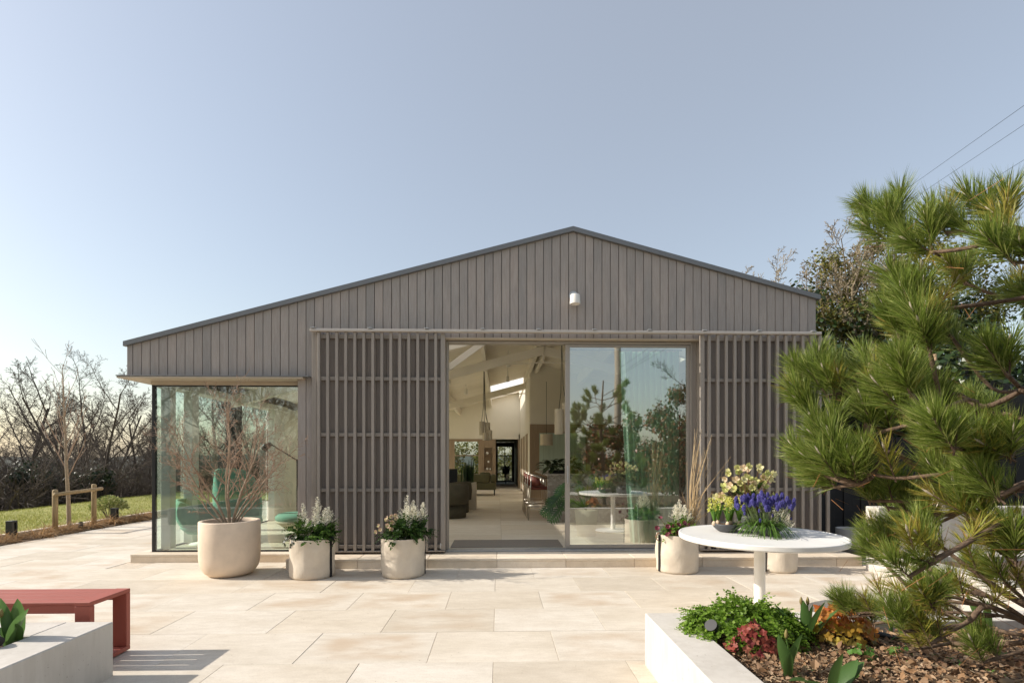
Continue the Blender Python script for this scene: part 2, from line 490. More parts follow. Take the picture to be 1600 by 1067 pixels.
for k in range(-21, 19):
    y = Y0 + PY * k
    off = X0 + (0 if k % 2 else PX / 2)
    for j in range(-10, 10):
        x = off + PX * j
        x0, x1, y0, y1 = max(x, -7.95), x + SX, y, y + SY
        if x1 < -7.85 or x0 > 8: continue
        if y0 > 16.6: continue
        # clip against house and step
        if y1 > 6.56 and x1 > -2.72 and x0 < 4.76:
            if x0 < -2.72: x1 = -2.72 if y1 <= 7.0 else x1
            elif x1 > 4.76: x0 = 4.76
            else: y1 = 6.545
        if y1 > 7.0 and x1 > -4.94 and x0 < 4.76:
            if x0 < -4.98: x1 = -4.985
            else: y1 = min(y1, 6.99)
        if x0 > 4.7 and y0 > 8.0: continue
        if x1 - x0 < .06 or y1 - y0 < .05: continue
        vis = y0 > 2.7 and (y0 > 6.5 or x0 < 4.6) and x0 > -1.05 * y1 and x0 < 1.05 * y1
        if in_house(x0 + .1, y0 + .1): continue
        dz = rg.uniform(-.0015, .0015)
        if vis:
            key = (round(x1 - x0, 3), round(y1 - y0, 3))
            if key not in half_me: half_me[key] = slab_me if key == (SX, SY) else mesh('paving_slab', slab_mb(*key), m_paving)
            piece('paving_slab', half_me[key], terr, (x0, y0, dz))
        else:
            q = slab_mb(x1 - x0, y1 - y0)
            rest.add([(vx + x0, vy + y0, vz + dz) for vx, vy, vz in q.v], q.f)
tag(make('paving_beyond_view', rest, m_paving, terr), kind='stuff')

# kerb between border and lawn, border soil
kerb = thing('kerb', 'pale stone kerb between border and lawn', None, (-8.5, 8, 0), kind='structure')
kme = MB(); kme.bbox(-.05, .05, 0, .895, -.08, .09, .006)
kme = mesh('kerb_stone', kme, m_step)
for i in range(24):
    piece('kerb_stone', kme, kerb, (-8.56, -4 + .9 * i, 0))
mb = MB(); rg = random.Random(2)
bx = [-8.5, -8.35, -8.2, -8.05, -7.97]; by = [-4 + .25 * i for i in range(88)]
mb.add([(x, y, .01 + rg.uniform(-.015, .02)) for y in by for x in bx], [(j * 5 + i, j * 5 + i + 1, (j + 1) * 5 + i + 1, (j + 1) * 5 + i) for j in range(87) for i in range(4)])
m_bed = M_plain('bed_soil', (.16, .105, .06), .95, .35, 30, .6)
tag(make('border_soil', mb, m_bed), kind='structure', label='soil of the narrow border beside the terrace')

# stone steps in front of the house
step = thing('stone_step', 'long low limestone step along the front of the house', 'step', (1, 6.8, 0))
jx = [-2.69] + [-.9 - .885 * 1 + .885 * i for i in range(0, 8)] + [4.75]
jx = sorted(x for x in jx if -2.69 <= x <= 4.75)
for a, c in zip(jx[:-1], jx[1:]):
    q = MB(); q.bbox(a + .002, c - .002, 6.55, 7.02, .085, .12, .004); make('step_tread', q, m_step, step)
    q = MB(); q.bbox(a + .002, c - .002, 6.556, 6.6, -.02, .0835, .003); make('step_riser', q, m_step, step)
q = MB(); q.box(-2.685, 4.745, 6.6, 7.05, -.03, .0845); make('step_core', q, m_mortar, step)
for a, c in ((-4.935, -3.9), (-3.9, -2.695)):
    q = MB(); q.bbox(a + .002, c - .002, 7.0, 7.19, .078, .11, .004); make('step_tread', q, m_step, step)
    q = MB(); q.bbox(a + .002, c - .002, 7.006, 7.05, -.02, .0765, .003); make('step_riser', q, m_step, step)
q = MB(); q.bbox(-4.935, -4.80, 7.192, 11.2, -.02, .11, .004); make('step_return', q, m_step, step)

# ------------------------------------------------------------------ house
RX, RZ = 1.024, 4.56
XL, XR = -4.977, 4.434
def rz(x): return RZ - .2666 * (RX - x) if x < RX else RZ - .2642 * (x - RX)
house = thing('house', 'low timber clad house with a shallow gabled roof and slatted screens', 'house', (0, 7, 0))
def hp(name, q, m, parent=None, smooth=False):
    return make(name, q, m, parent or house, smooth)
def slope(q, x0, x1, y0, y1, top, bot):
    q.prism([(x0, rz(x0) - bot), (x1, rz(x1) - bot), (x1, rz(x1) - top), (x0, rz(x0) - top)], y0, y1)
# roof
q = MB()
def roof_layers(q, top, bot, ya, yb, xl, xr):
    slope(q, xl, -3.9, ya, yb, top, bot); slope(q, -3.9, .6, ya, 7.5, top, bot); slope(q, .6, RX, ya, 9.9, top, bot)
    slope(q, -3.9, -2.7, 9.9, 10.5, top, bot); slope(q, -3.9, -2.7, 21, yb, top, bot); slope(q, -2.7, -.3, 9.9, yb, top, bot)
    slope(q, -.3, RX, 9.9, 17.8, top, bot); slope(q, -.3, RX, 21.7, yb, top, bot); slope(q, .98, RX, 17.8, 21.7, top, bot)
    slope(q, RX, 1.5, ya, yb, top, bot); slope(q, 3.9, xr, ya, yb, top, bot)
    slope(q, 1.5, 3.9, ya, 7.5, top, bot); slope(q, 1.5, 3.9, 9.9, yb, top, bot)
roof_layers(q, .004, .10, 7.02, 22.4, XL, XR)
roof = hp('roof', q, m_roof)
q = MB(); roof_layers(q, .102, .30, 7.18, 22.2, XL + .05, XR - .05); hp('ceiling', q, m_ceil)
for xa_, xb_, ya_, yb_ in ((-.34, 1.0, 17.75, 21.75), (1.46, 3.94, 7.45, 9.95), (-3.94, .64, 7.45, 9.95), (-3.94, -2.66, 10.45, 21.05)):  # rear ridge skylight is real; the rest are unseen, added to brighten the rooms
    q = MB(); q.add([(xa_, ya_, rz(xa_) + .02), (xb_, ya_, rz(xb_) + .02), (xb_, yb_, rz(xb_) + .02), (xa_, yb_, rz(xa_) + .02)], [(0, 1, 2, 3)])
    make('real_and_added_skylight_glass', q, m_opal, roof)
# roof edge trim on the gable
q = MB()
q.prism([(XL - .02, rz(XL - .02) - .06), (RX, RZ - .06), (RX, RZ + .004), (XL - .02, rz(XL - .02) + .004)], 6.955, 7.018)
q.prism([(RX, RZ - .06), (XR + .02, rz(XR + .02) - .06), (XR + .02, rz(XR + .02) + .004), (RX, RZ + .004)], 6.955, 7.018)
hp('roof_edge_trim', q, m_trim)
# boarding: one piece per board
PB = .115
rg = random.Random(21)
x = RX - PB / 2 - PB * 52
while x < XR - .01:
    a = max(x + .0035, XL + .004); c = min(x + PB - .0035, XR - .002)
    if c - a > .015:
        if c < -2.70: zb = 2.505
        elif c < -2.44: zb = .125
        else: zb = 3.048
        y = 6.998 + rg.uniform(-.0015, .0015)
        q = MB()
        za, zc = rz(a) - .062, rz(c) - .062
        bv = .004
        if a < RX < c:
            poly_top = [(a, za), (RX, RZ - .062), (c, zc)]
        else: poly_top = [(a, za), (c, zc)]
        poly = [(a, zb), (c, zb)] + poly_top[::-1]
        # chamfered front: front polygon inset
        n_ = len(poly)
        cx = (a + c) / 2
        fr = [(px + (bv if px < cx - .001 else -bv if px > cx + .001 else 0), pz) for px, pz in poly]
        vs = [(px, y, pz) for px, pz in fr] + [(px, y + bv, pz) for px, pz in poly] + [(px, y + .022, pz) for px, pz in poly]
        fs = [list(range(n_))]
        for s_ in (0, n_):
            fs += [(s_ + i, s_ + n_ + i, s_ + n_ + (i + 1) % n_, s_ + (i + 1) % n_) for i in range(n_)]
        q.add(vs, fs)
        hp('cladding_board', q, m_clad)
    x += PB
# wall behind the boards
q = MB()
e = .07
q.prism([(-4.95, 2.51), (-2.705, 2.51), (-2.705, .12), (-.735, .12), (-.735, 3.052), (2.79, 3.052), (2.79, .12), (4.42, .12), (4.42, rz(4.42) - e), (RX, RZ - e), (-4.95, rz(-4.95) - e)], 7.026, 7.18)
hp('front_wall_core', q, m_batten)
q = MB(); q.prism([(-4.95, 2.5), (-4.95 + .14, 2.5), (-4.95 + .14, rz(-4.81) - .11), (-4.95, rz(-4.95) - .11)], 7.182, 22.2); hp('left_eaves_wall', q, m_clad)
q = MB(); q.box(4.31, 4.434, 7.182, 22.2, -.05, 3.55); hp('right_wall', q, m_clad)
q = MB(); q.box(-4.80, -4.62, 11.16, 12.2, -.05, 2.49); hp('left_wall', q, m_iwall)
q = MB(); q.box(-4.80, -4.62, 12.201, 22.2, 2.32, 2.49); hp('added_window_lintel', q, m_iwall)  # unseen windows added along this wall to bring daylight into the interior
q = MB(); q.box(-4.80, -4.62, 12.201, 22.2, -.05, .12); hp('added_window_plinth', q, m_iwall)
for yy in (14.2, 16.5, 18.8, 21.3):
    q = MB(); q.bbox(-4.79, -4.63, yy, yy + .25, .121, 2.319, .004); hp('added_window_pier', q, m_iwall)
q = MB(); q.add([(-4.72, 12.2, .12), (-4.72, 22.2, .12), (-4.72, 22.2, 2.32), (-4.72, 12.2, 2.32)], [(0, 1, 2, 3)]); hp('added_side_window_glass', q, m_glass_clear)
# plum backing boards behind the slatted screens
for xa, xb in ((-2.42, -.735), (2.79, 4.43)):
    k = int(round((xb - xa) / .13)); w = (xb - xa) / k
    bme = MB(); bme.bbox(.0015, w - .0015, 6.972, 7.018, .125, 3.044, .003)
    bme.v = [(vx, vy - 7, vz) for vx, vy, vz in bme.v]
    bme = mesh('backing_board', bme, m_plum)
    for i in range(k): piece('backing_board', bme, house, (xa + w * i, 7, 0))
# reveals and door head
q = MB()
q.bbox(-.735, 2.81, 6.99, 7.13, 3.028, 3.046, .002); hp('door_head', q, m_soffit)
for x0_, x1_, y0_ in ((-.735, -.715, 6.95), (2.775, 2.795, 6.95), (2.715, 2.774, 7.10)):
    q = MB(); q.bbox(x0_, x1_, y0_, 7.2, .125, 3.026, .002); hp('door_jamb', q, m_slat)
# door frame, fixed to the house
fr = MB()
fr.bbox(-.713, -.688, 7.09, 7.21, .125, 3.02, .003); fr.bbox(2.69, 2.714, 7.09, 7.21, .125, 3.02, .003)
fr.bbox(-.687, 2.689, 7.09, 7.21, 2.99, 3.02, .003)
hp('door_frame', fr, m_alu)
q = MB(); q.bbox(-.713, 2.714, 7.03, 7.21, .118, .142, .003); hp('door_sill', q, m_galv)
# sliding glass leaf standing behind the fixed right half
leaf = MB()
leaf.bbox(.935, 1.0, 7.11, 7.165, .145, 2.985, .003); leaf.bbox(2.645, 2.688, 7.11, 7.165, .145, 2.985, .003)
leaf.bbox(1.001, 2.644, 7.11, 7.165, 2.955, 2.985, .003); leaf.bbox(1.001, 2.644, 7.11, 7.165, .145, .19, .003)
door = hp('sliding_door', leaf, m_alu)
q = MB(); q.add([(1.0, 7.135, .19), (2.645, 7.135, .19), (2.645, 7.135, 2.955), (1.0, 7.135, 2.955)], [(0, 1, 2, 3)]); hp('pane', q, m_glass_door, door)
q = MB(); q.bbox(.957, .977, 7.095, 7.111, 1.05, 1.30, .004); q.bbox(.96, .974, 7.075, 7.096, 1.07, 1.14, .004); hp('handle', q, m_galv, door)
# corner window: front and side panes
wf = MB()
wf.bbox(-4.775, -4.73, 7.19, 7.235, .105, 2.41, .003)
wf.bbox(-4.729, -2.72, 7.19, 7.235, .105, .128, .003)
wf.bbox(-4.729, -2.72, 7.195, 7.23, 2.392, 2.41, .003)
wf.bbox(-4.775, -4.73, 7.236, 11.1, .105, .128, .003)
win = hp('corner_window', wf, m_black)
q = MB(); q.add([(-4.73, 7.2, .128), (-2.72, 7.2, .128), (-2.72, 7.2, 2.392), (-4.73, 7.2, 2.392)], [(0, 1, 2, 3)]); hp('front_pane', q, m_glass, win)
q = MB()
for ya, yb in ((7.236, 9.1), (9.33, 10.66)):
    q.add([(-4.752, ya, .128), (-4.752, yb, .128), (-4.752, yb, 2.39), (-4.752, ya, 2.39)], [(0, 1, 2, 3)])
hp('side_pane', q, m_glass_clear, win)
for ya, yb, mm in ((7.31, 7.44, m_white), (7.83, 8.0, m_white), (9.1, 9.33, m_black), (10.66, 11.15, m_white)):
    q = MB(); q.bbox(-4.73 if mm != m_black else -4.775, -4.60, ya, yb, .13, 2.39, .004); hp('window_post', q, mm, win)
q = MB(); q.bbox(-4.80, -4.55, 7.24, 11.2, 2.392, 2.50, .004); hp('window_head_beam', q, m_white, win)
# canopy blade and soffit over the corner window
q = MB(); q.bbox(-5.035, -2.52, 6.875, 6.99, 2.484, 2.498, .002); hp('canopy_blade', q, m_trim)
q = MB(); q.bbox(-5.03, -2.60, 6.885, 7.24, 2.462, 2.482, .002); q.bbox(-5.03, -4.80, 7.241, 12, 2.462, 2.482, .002); hp('soffit', q, m_soffit)
q = MB(); q.bbox(-4.775, -2.72, 7.18, 7.25, 2.411, 2.461, .002); hp('window_head', q, m_soffit)
# screen track with brackets
q = MB(); q.bbox(-2.495, 4.40, 6.84, 6.915, 3.082, 3.118, .006); track = hp('screen_track', q, m_track)
bk = MB(); bk.bbox(-.028, .028, -.085, .09, .02, .03, .002); bk.bbox(-.028, .028, .075, .09, .03, .055, .002); bk.bbox(-.014, .014, -.05, -.02, .03, .042, .002)
bk = mesh('track_bracket', bk, m_galv)
for i in range(10): piece('track_bracket', bk, track, (-2.45 + .748 * i, 6.905, 3.1))
# slatted screens
sl = MB(); sl.bbox(-.0185, .0185, -.020, .026, .168, 3.080, .004); sl = mesh('slat', sl, m_slat)
def screen(x0, n, pitch, xa, xb, stile):
    f = MB()
    for s_ in stile: f.bbox(s_ - .03, s_ + .03, 6.905, 6.962, .166, 3.078, .004)
    f.bbox(xa, xb, 6.87, 6.965, .15, .166, .003)
    scr = hp('slatted_screen', f, m_slat)
    for z in (2.468, 1.718, .975, .215, 3.03):
        q = MB(); q.bbox(xa + .03, xb - .03, 6.9205, 6.955, z - .024, z + .024, .003); hp('rail', q, m_slat, scr)
    for i in range(n): piece('slat', sl, scr, (x0 + pitch * i, 6.893, 0))
    return scr
scr = screen(-2.39, 14, .1195, -2.42, -.715, (-.745,))
q = MB(); q.bbox(-.775, -.765, 6.84, 6.865, .2, .27, .002); q.tube([(-.77, 6.85, .26), (-.77, 6.83, .26), (-.75, 6.83, .25)], .006, 6); hp('screen_bolt', q, m_galv, scr)
screen(2.87, 15, .1175, 2.755, 4.545, (2.785,))
q = MB(); q.bbox(-2.495, -2.43, 6.93, 6.99, .14, 3.08, .003); hp('screen_end_post', q, m_slat)
# lamp on the gable
q = MB(); q.tube([(1.03, 6.995, 3.62), (1.03, 6.975, 3.62)], .062, 24)
lampw = hp('wall_lamp', q, m_galv); smooth_by_angle(lampw)
q = MB(); q.lathe([(.0, .0), (.030, 0), (.058, -.008), (.064, -.02), (.072, -.128), (.072, -.135), (.064, -.134), (.06, -.10)], (1.04, 6.9, 3.62), 28)
q.tube([(1.03, 6.98, 3.60), (1.035, 6.93, 3.605)], .016, 10)
o = hp('lamp_shade', q, m_white, lampw); smooth_by_angle(o)
# floors
q = MB(); q.box(-4.62, 4.31, 7.21, 22, -.05, .114); q.box(-4.73, -2.72, 7.236, 11.16, -.05, .1135); hp('floor_base', q, m_mortar)
tl = MB(); tl.bbox(.002, 1.298, .002, .648, -.016, 0, .0015); tl = mesh('floor_tile', tl, m_tile)
tls = MB(); tls.bbox(.002, 1.14, .002, .648, -.016, 0, .0015)
for i in range(-4, 3):
    for j in range(23):
        xx = .05 + 1.3 * i
        if xx < -4.73: 
            me_ = half_me.get('t0')
            if me_ is None:
                w0 = MB(); w0.bbox(.002, xx + 1.298 + 4.59, .002, .648, -.016, 0, .0015); me_ = half_me['t0'] = mesh('floor_tile', w0, m_tile)
            piece('floor_tile', me_, house, (-4.59, 7.22 + .65 * j, .13)); continue
        piece('floor_tile', tl, house, (xx, 7.22 + .65 * j, .13))
q = MB(); q.bbox(2.65 + .002, 4.31, 7.22, 22, .114, .13, .002); hp('floor_edge', q, m_tile)
# back wall with its openings, corridor behind
BY = 22.0
q = MB()
q.prism([(-4.62, 2.245), (.93, 2.245), (4.31, 2.245), (4.31, rz(4.31) - .3), (RX, RZ - .3), (-4.62, rz(-4.62) - .3)], BY, BY + .15)
hp('back_wall', q, m_iwall)
panels = [(-4.62, -1.92, .13, 2.243), (-1.92, -.80, .13, .70), (-1.92, -.80, 2.19, 2.243), (-.80, -.60, .13, 2.243), (-.60, -.25, .13, .89), (-.60, -.25, 1.88, 2.243), (-.25, -.10, .13, 2.243), (.86, .93, .13, 2.243)]
for a, c, za, zb in panels:
    q = MB(); q.bbox(a + .001, c - .001, BY - .02, BY + .14, za, zb, .002); hp('oak_panel', q, m_timber)
q = MB()
q.box(-.60, -.25, BY + .141, BY + .16, .89, 1.88)
for z in (.90, 1.21, 1.56): q.bbox(-.599, -.251, BY - .01, BY + .14, z, z + .02, .002)
hp('niche_shelf', q, m_timber)
q = MB()
for a, c, za, zb in ((-1.92, -1.87, .70, 2.19), (-.85, -.80, .70, 2.19), (-1.87, -.85, .70, .75), (-1.87, -.85, 2.14, 2.19), (-1.87, -.85, 1.52, 1.56)):
    q.bbox(a, c, BY - .03, BY + .1, za, zb, .003)
bw = hp('back_window', q, m_timber)
q = MB(); q.add([(-1.87, BY + .05, .75), (-.85, BY + .05, .75), (-.85, BY + .05, 2.14), (-1.87, BY + .05, 2.14)], [(0, 1, 2, 3)]); hp('pane', q, m_glass_clear, bw)
q = MB(); q.box(-.3, -.12, BY + .16, 28, -.05, 2.45); q.box(.88, 1.05, BY, 28, -.05, 2.45); q.box(-.12, .88, BY + .15, 28, 2.31, 2.45); hp('corridor_wall', q, m_timber)
q = MB(); q.box(-.12, .88, BY, 28, -.05, .129); hp('corridor_floor', q, m_tile)
q = MB()
for a, c, za, zb in ((-.12, -.02, .13, 2.3), (.74, .88, .13, 2.3), (-.02, .74, 2.06, 2.3), (-.02, .74, .13, .22), (-.02, .74, 1.55, 1.59), (.345, .375, .22, 2.06)):
    q.bbox(a, c, 27.9, 28, za, zb, .004)
bd = hp('back_door', q, m_black)
q = MB(); q.add([(-.02, 27.95, .22), (.74, 27.95, .22), (.74, 27.95, 2.06), (-.02, 27.95, 2.06)], [(0, 1, 2, 3)]); hp('pane', q, m_glass_clear, bd)
# partition block on the right with timber dado and door linings
PYY = 15.2
q = MB(); q.prism([(.95, .13), (4.31, .13), (4.31, rz(4.31) - .3), (RX, RZ - .3), (.95, rz(.95) - .3)], PYY, PYY + .15); q.prism([(.935, .13), (1.08, .13), (1.08, rz(1.08) - .3), (RX, RZ - .3), (.935, rz(.935) - .3)], PYY + .151, 21.99); hp('partition_wall', q, m_iwall)
q = MB(); q.bbox(.94, 4.3, PYY - .03, PYY - .001, .13, 2.42, .002); hp('oak_dado', q, m_timber)
for ya in (16.2, 18.0, 19.8):
    q = MB(); q.bbox(.91, .934, ya, ya + .9, .13, 2.2, .004); hp('side_door', q, m_timber)
q = MB(); q.bbox(1.22, 2.6, PYY - .05, PYY - .031, 1.0, 2.16, .003); hp('fluted_panel', q, M_plain('pale_green_panel', (.48, .58, .48), .35, .2, 14, 0, stretch=(6, 1, .05)))
# exposed roof timbers
for yy in (8.9, 11.65, 17.1):
    q = MB()
    for x0, x1 in ((-4.55, RX), (RX, 4.25)):
        q.prism([(x0, rz(x0) - .80), (x1, rz(x1) - .80), (x1, rz(x1) - .60), (x0, rz(x0) - .60)], yy - .06, yy + .06)
    tr_ = hp('roof_truss', q, m_ceil)
    q = MB(); q.tube([(RX, yy - .08, RZ - .58), (RX, yy - .08, RZ - 1.0)], .018, 8)
    q.tube([(RX - .85, yy - .07, rz(RX - .85) - .81), (RX, yy - .07, RZ - .98), (RX + .85, yy - .07, rz(RX + .85) - .81)], .014, 8)
    hp('tie_rod', q, m_ceil, tr_)
for xx in (-4.2, -2.96, -1.64, -.32, .93, 1.13, 2.4, 3.6):
    q = MB(); q.prism([(xx - .045, rz(xx) - .598), (xx + .045, rz(xx) - .598), (xx + .045, rz(xx) - .302), (xx - .045, rz(xx) - .302)], 7.2, 21.98 if not (.94 < xx < 4.3) else 15.18)
    hp('purlin', q, m_ceil)
q = MB(); q.prism([(-2.6, 1.75), (-2.5, 1.70), (.12, 3.62), (.05, 3.70)], 8.86, 8.94); hp('diagonal_brace', q, m_ceil)

# ------------------------------------------------------------------ raised planters
def chunk(name, parent, x0, x1, y0, y1, z0, z1, m=None, b=.006):
    q = MB(); q.bbox(x0, x1, y0, y1, z0, z1, b); return make(name, q, m or m_render, parent)
pl1 = thing('raised_planter', 'white rendered raised planter with leaf litter, in front of the round white table', 'planter', (1.0, 3.4, 0))
chunk('planter_wall', pl1, .995, 1.245, -2.0, 3.45, -.05, .347)
chunk('planter_wall', pl1, 1.246, 6.5, 3.235, 3.45, -.05, .347)
pl2 = thing('raised_planter', 'white rendered raised planter behind the pine, right of the stone step', 'planter', (4.2, 5.6, 0))
chunk('planter_wall', pl2, 4.205, 4.43, 3.452, 5.59, -.05, .347)
chunk('planter_wall', pl2, 4.431, 8.5, 5.37, 5.59, -.05, .347)
pl3 = thing('raised_planter', 'white rendered raised planter beside the red bench', 'planter', (-2.5, 3.35, 0))
chunk('planter_wall', pl3, -2.76, -2.472, -2.0, 3.36, -.05, .347)
chunk('planter_wall', pl3, -7.0, -2.761, 3.10, 3.36, -.05, .347)
wall2 = thing('garden_wall', 'taller white rendered wall behind the pine branches', 'wall', (4.6, 6.2, 0))
chunk('wall_block', wall2, 4.62, 9, 6.1, 6.32, -.05, .80)
q = MB()
cr = thing('wooden_crate', 'sunlit wooden crate on top of the white garden wall', 'crate', (5.75, 6.2, .8))
for i in range(3):
    q = MB(); q.bbox(5.45, 6.0, 6.12, 6.135, .802 + .072 * i, .866 + .072 * i, .002); make('crate_slat', q, m_timber2 if 'm_timber2' in globals() else m_soffit, cr)
    q = MB(); q.bbox(5.435, 5.449, 6.12, 6.34, .802 + .072 * i, .866 + .072 * i, .002); make('crate_slat', q, m_soffit, cr)
for xx in (5.47, 5.95):
    q = MB(); q.bbox(xx, xx + .03, 6.136, 6.16, .802, 1.02, .002); make('corner_post', q, m_soffit, cr)

def soil(name, x0, x1, y0, y1, z, bump_, label, seed, dx=.06):
    rg = random.Random(seed); q = MB()
    nx_ = max(2, int((x1 - x0) / dx)); ny_ = max(2, int((y1 - y0) / dx))
    q.add([(x0 + (x1 - x0) * i / nx_, y0 + (y1 - y0) * j / ny_, z + rg.uniform(-bump_, bump_)) for j in range(ny_ + 1) for i in range(nx_ + 1)],
          [(j * (nx_ + 1) + i, j * (nx_ + 1) + i + 1, (j + 1) * (nx_ + 1) + i + 1, (j + 1) * (nx_ + 1) + i) for j in range(ny_) for i in range(nx_)])
    return tag(make(name, q, m_litter_soil, smooth=True), label=label, kind='structure')
m_litter_soil = M_plain('mulch_soil', (.10, .062, .036), .95, .45, 30, .6)
soil('planter_soil', 1.246, 5.5, -1.5, 3.234, .265, .02, 'brown soil of the planter under the pine', 4)
soil('planter_soil', -6.5, -2.761, -1.5, 3.099, .29, .015, 'dark soil of the planter beside the bench', 5)
soil('planter_soil', 4.431, 8.4, 3.46, 5.369, .28, .02, 'soil of the planter behind the pine', 6, .2)
# leaf litter
m_litter = M_leaf('dead_leaf', [(.27, .16, .085), (.40, .27, .165), (.17, .09, .05), (.48, .35, .23), (.32, .18, .09), (.22, .135, .08)], .7, .15, .25)
q = MB(); rg = random.Random(9)
for i in range(11500):
    if i < 10000: x, y = rg.uniform(1.27, 3.4), rg.uniform(2.0, 3.21)
    else: x, y = rg.uniform(3.2, 5.2), rg.uniform(1.0, 3.2)
    s_ = rg.uniform(.006, .024) * (1.7 if rg.random() < .10 else 1)
    p = V((x, y, .275 + rg.uniform(0, .03)))
    d = (rv(rg) * V((1, 1, .45))).normalized(); nrm = (V((0, 0, 1)) + rv(rg) * .75).normalized()
    sd = d.cross(nrm).normalized(); up = sd.cross(d)
    cu = rg.uniform(-.5, .9)
    pts = [p, p + d * s_ * .5 + up * (s_ * .25 * cu), p + d * s_ + up * (s_ * cu * .3), p + d * s_ * 1.5]
    q.strip(pts, [s_ * .12, s_ * rg.uniform(.4, .6), s_ * rg.uniform(.35, .6), s_ * .05], sd, rg.uniform(-.2, .7), up)
tag(make('leaf_litter', q, m_litter), kind='stuff', label='dry brown fallen leaves covering the planter soil', cat='leaf litter')
q = MB()
for i in range(1100):
    p = V((rg.uniform(1.3, 3.3), rg.uniform(2.0, 3.2), .29)); d = rv(rg) * rg.uniform(.03, .12); d.z *= .2
    q.tube([p, p + d * .5 + V((0, 0, .008)), p + d], rg.uniform(.0008, .002), 3, False)
tag(make('fallen_twigs', q, M_plain('straw_twig', (.36, .27, .17), .8, .3, 5)), kind='stuff', label='thin fallen twigs and pine needles on the soil', cat='twigs')

# ------------------------------------------------------------------ leaf builders
def blade(q, p, d, L, w, droop=.3, n=5, fold=.25, rng=R, prof=None):
    # long strap or lance leaf that droops towards its tip
    d = d.normalized(); sd = d.cross(V((0, 0, 1)))
    if sd.length < .05: sd = V((1, 0, 0))
    sd = (sd.normalized() + rv(rng) * .25).normalized()
    pts = [p.copy()]; dd = d.copy(); cur = p.copy()
    for i in range(n):
        dd = (dd + V((0, 0, -droop / n))).normalized(); cur = cur + dd * (L / n); pts.append(cur.copy())
    prof = prof or [.55, .85, 1, .85, .5, .04]
    wid = [w * prof[min(len(prof) - 1, int(round(i * (len(prof) - 1) / n)))] for i in range(n + 1)]
    ups = sd.cross(d).normalized()
    if ups.z < 0: ups = -ups
    q.strip(pts, wid, sd, fold, ups)
    return pts[-1], dd
def frond(q, p, d, L, n, ll, lw, rng, droop=.4, stem=None):
    # feathery compound leaf: a rachis with paired leaflets
    d = d.normalized(); cur = p.copy(); dd = d.copy()
    sd = d.cross(V((0, 0, 1))); sd = sd.normalized() if sd.length > .05 else V((1, 0, 0))
    pts = [cur.copy()]
    for i in range(n):
        dd = (dd + V((0, 0, -droop / n)) + rv(rng) * .05).normalized(); cur = cur + dd * (L / n); pts.append(cur.copy())
        t = (i + 1) / n
        if t > .25:
            k = ll * (1 - .6 * t) * rng.uniform(.8, 1.2)
            for s_ in (-1, 1):
                a = (dd * .55 + sd * s_ + V((0, 0, rng.uniform(-.1, .35)))).normalized()
                q.diamond(cur, a, a.cross(rv(rng)).normalized(), k, k * lw)
    q.diamond(cur, dd, sd, ll * .6, ll * .6 * lw)
    if stem is not None: stem.tube(pts[::2] + [pts[-1]], .0016, 3, False)
def lobed(q, p, nrm, r, lobes, rng, cup=.2):
    # round lobed leaf as a fan
    u = nrm.orthogonal().normalized(); w = nrm.cross(u)
    n_ = lobes * 4; vs = [p[:]]
    for k in range(n_):
        a = 2 * PI * k / n_
        rr = r * (.80 + .20 * math.cos(lobes * a)) * rng.uniform(.92, 1.08) * (.35 if k == 0 else 1)
        c_ = p + (u * math.cos(a) + w * math.sin(a)) * rr + nrm * (cup * rr * (.5 + .5 * math.sin(3 * a + p.x * 50)))
        vs.append(c_[:])
    q.add(vs, [(0, 1 + k, 1 + (k + 1) % n_) for k in range(n_)])
def plume(q, p, d, h, w, rng):
    # astilbe plume: tapering tiers of fuzzy side sprays
    n_ = 11
    for i in range(n_):
        t = i / (n_ - 1)
        base = p + d * (h * t)
        L = 1.55 * w * (1 - t) ** .9 * rng.uniform(.6, 1.15) + .012
        for s_ in range(3):
            a = i * 2.4 + s_ * 2.1 + rng.uniform(-.3, .3)
            u = d.orthogonal().normalized(); v_ = d.cross(u)
            e = ((u * math.cos(a) + v_ * math.sin(a)) + d * rng.uniform(.45, .9)).normalized()
            m_ = max(3, int(L / .006))
            for j in range(m_):
                c_ = base + e * (L * (j + .5) / m_)
                s2 = .0092 * (1.15 - .5 * j / m_) * rng.uniform(.8, 1.3)
                for _ in range(2):
                    dd = (rv(rng) + e * .5).normalized()
                    q.diamond(c_, dd, dd.cross(rv(rng)).normalized(), s2 * 1.5, s2 * .45)
m_plume = M_leaf('cream_plume', [(.92, .89, .76), (.88, .84, .68), (.93, .91, .83)], .8, .45, .2)
m_fern = M_leaf('feathery_green', [(.05, .11, .018), (.085, .17, .025), (.035, .08, .015), (.11, .20, .035)], .5, .4)
m_dkleaf = M_leaf('dark_green_leaf', [(.025, .055, .018), (.04, .08, .022), (.02, .04, .016)], .4, .25, .5)
m_brightleaf = M_leaf('bright_green_leaf', [(.13, .26, .03), (.18, .32, .04), (.10, .20, .03)], .5, .45)
m_stem = M_plain('green_stem', (.10, .15, .035), .6, .2)
m_stem_r = M_plain('reddish_stem', (.20, .10, .05), .6, .2)
m_canvas, n, l, b = new_mat('beige_canvas')
t = noise(n, l, 500, 2, (1, 1, 1), .6); t2 = noise(n, l, 5, 4, None, .6, True)
r = ramp(n, [(.3, (.56, .485, .39)), (.7, (.67, .595, .49))]); l.new(t2.outputs['Fac'], r.inputs[0])
l.new(r.outputs[0], b.inputs['Base Color']); b.inputs['Roughness'].default_value = .95; b.inputs['Specular IOR Level'].default_value = .15
bump(n, l, b, t2.outputs['Fac'], .5, .03)
m_clay = M_plain('sandstone_pot', (.72, .585, .45), .85, .12, 3, .08)
m_strap = M_plain('black_webbing', (.015, .014, .014), .85, .3, 40)
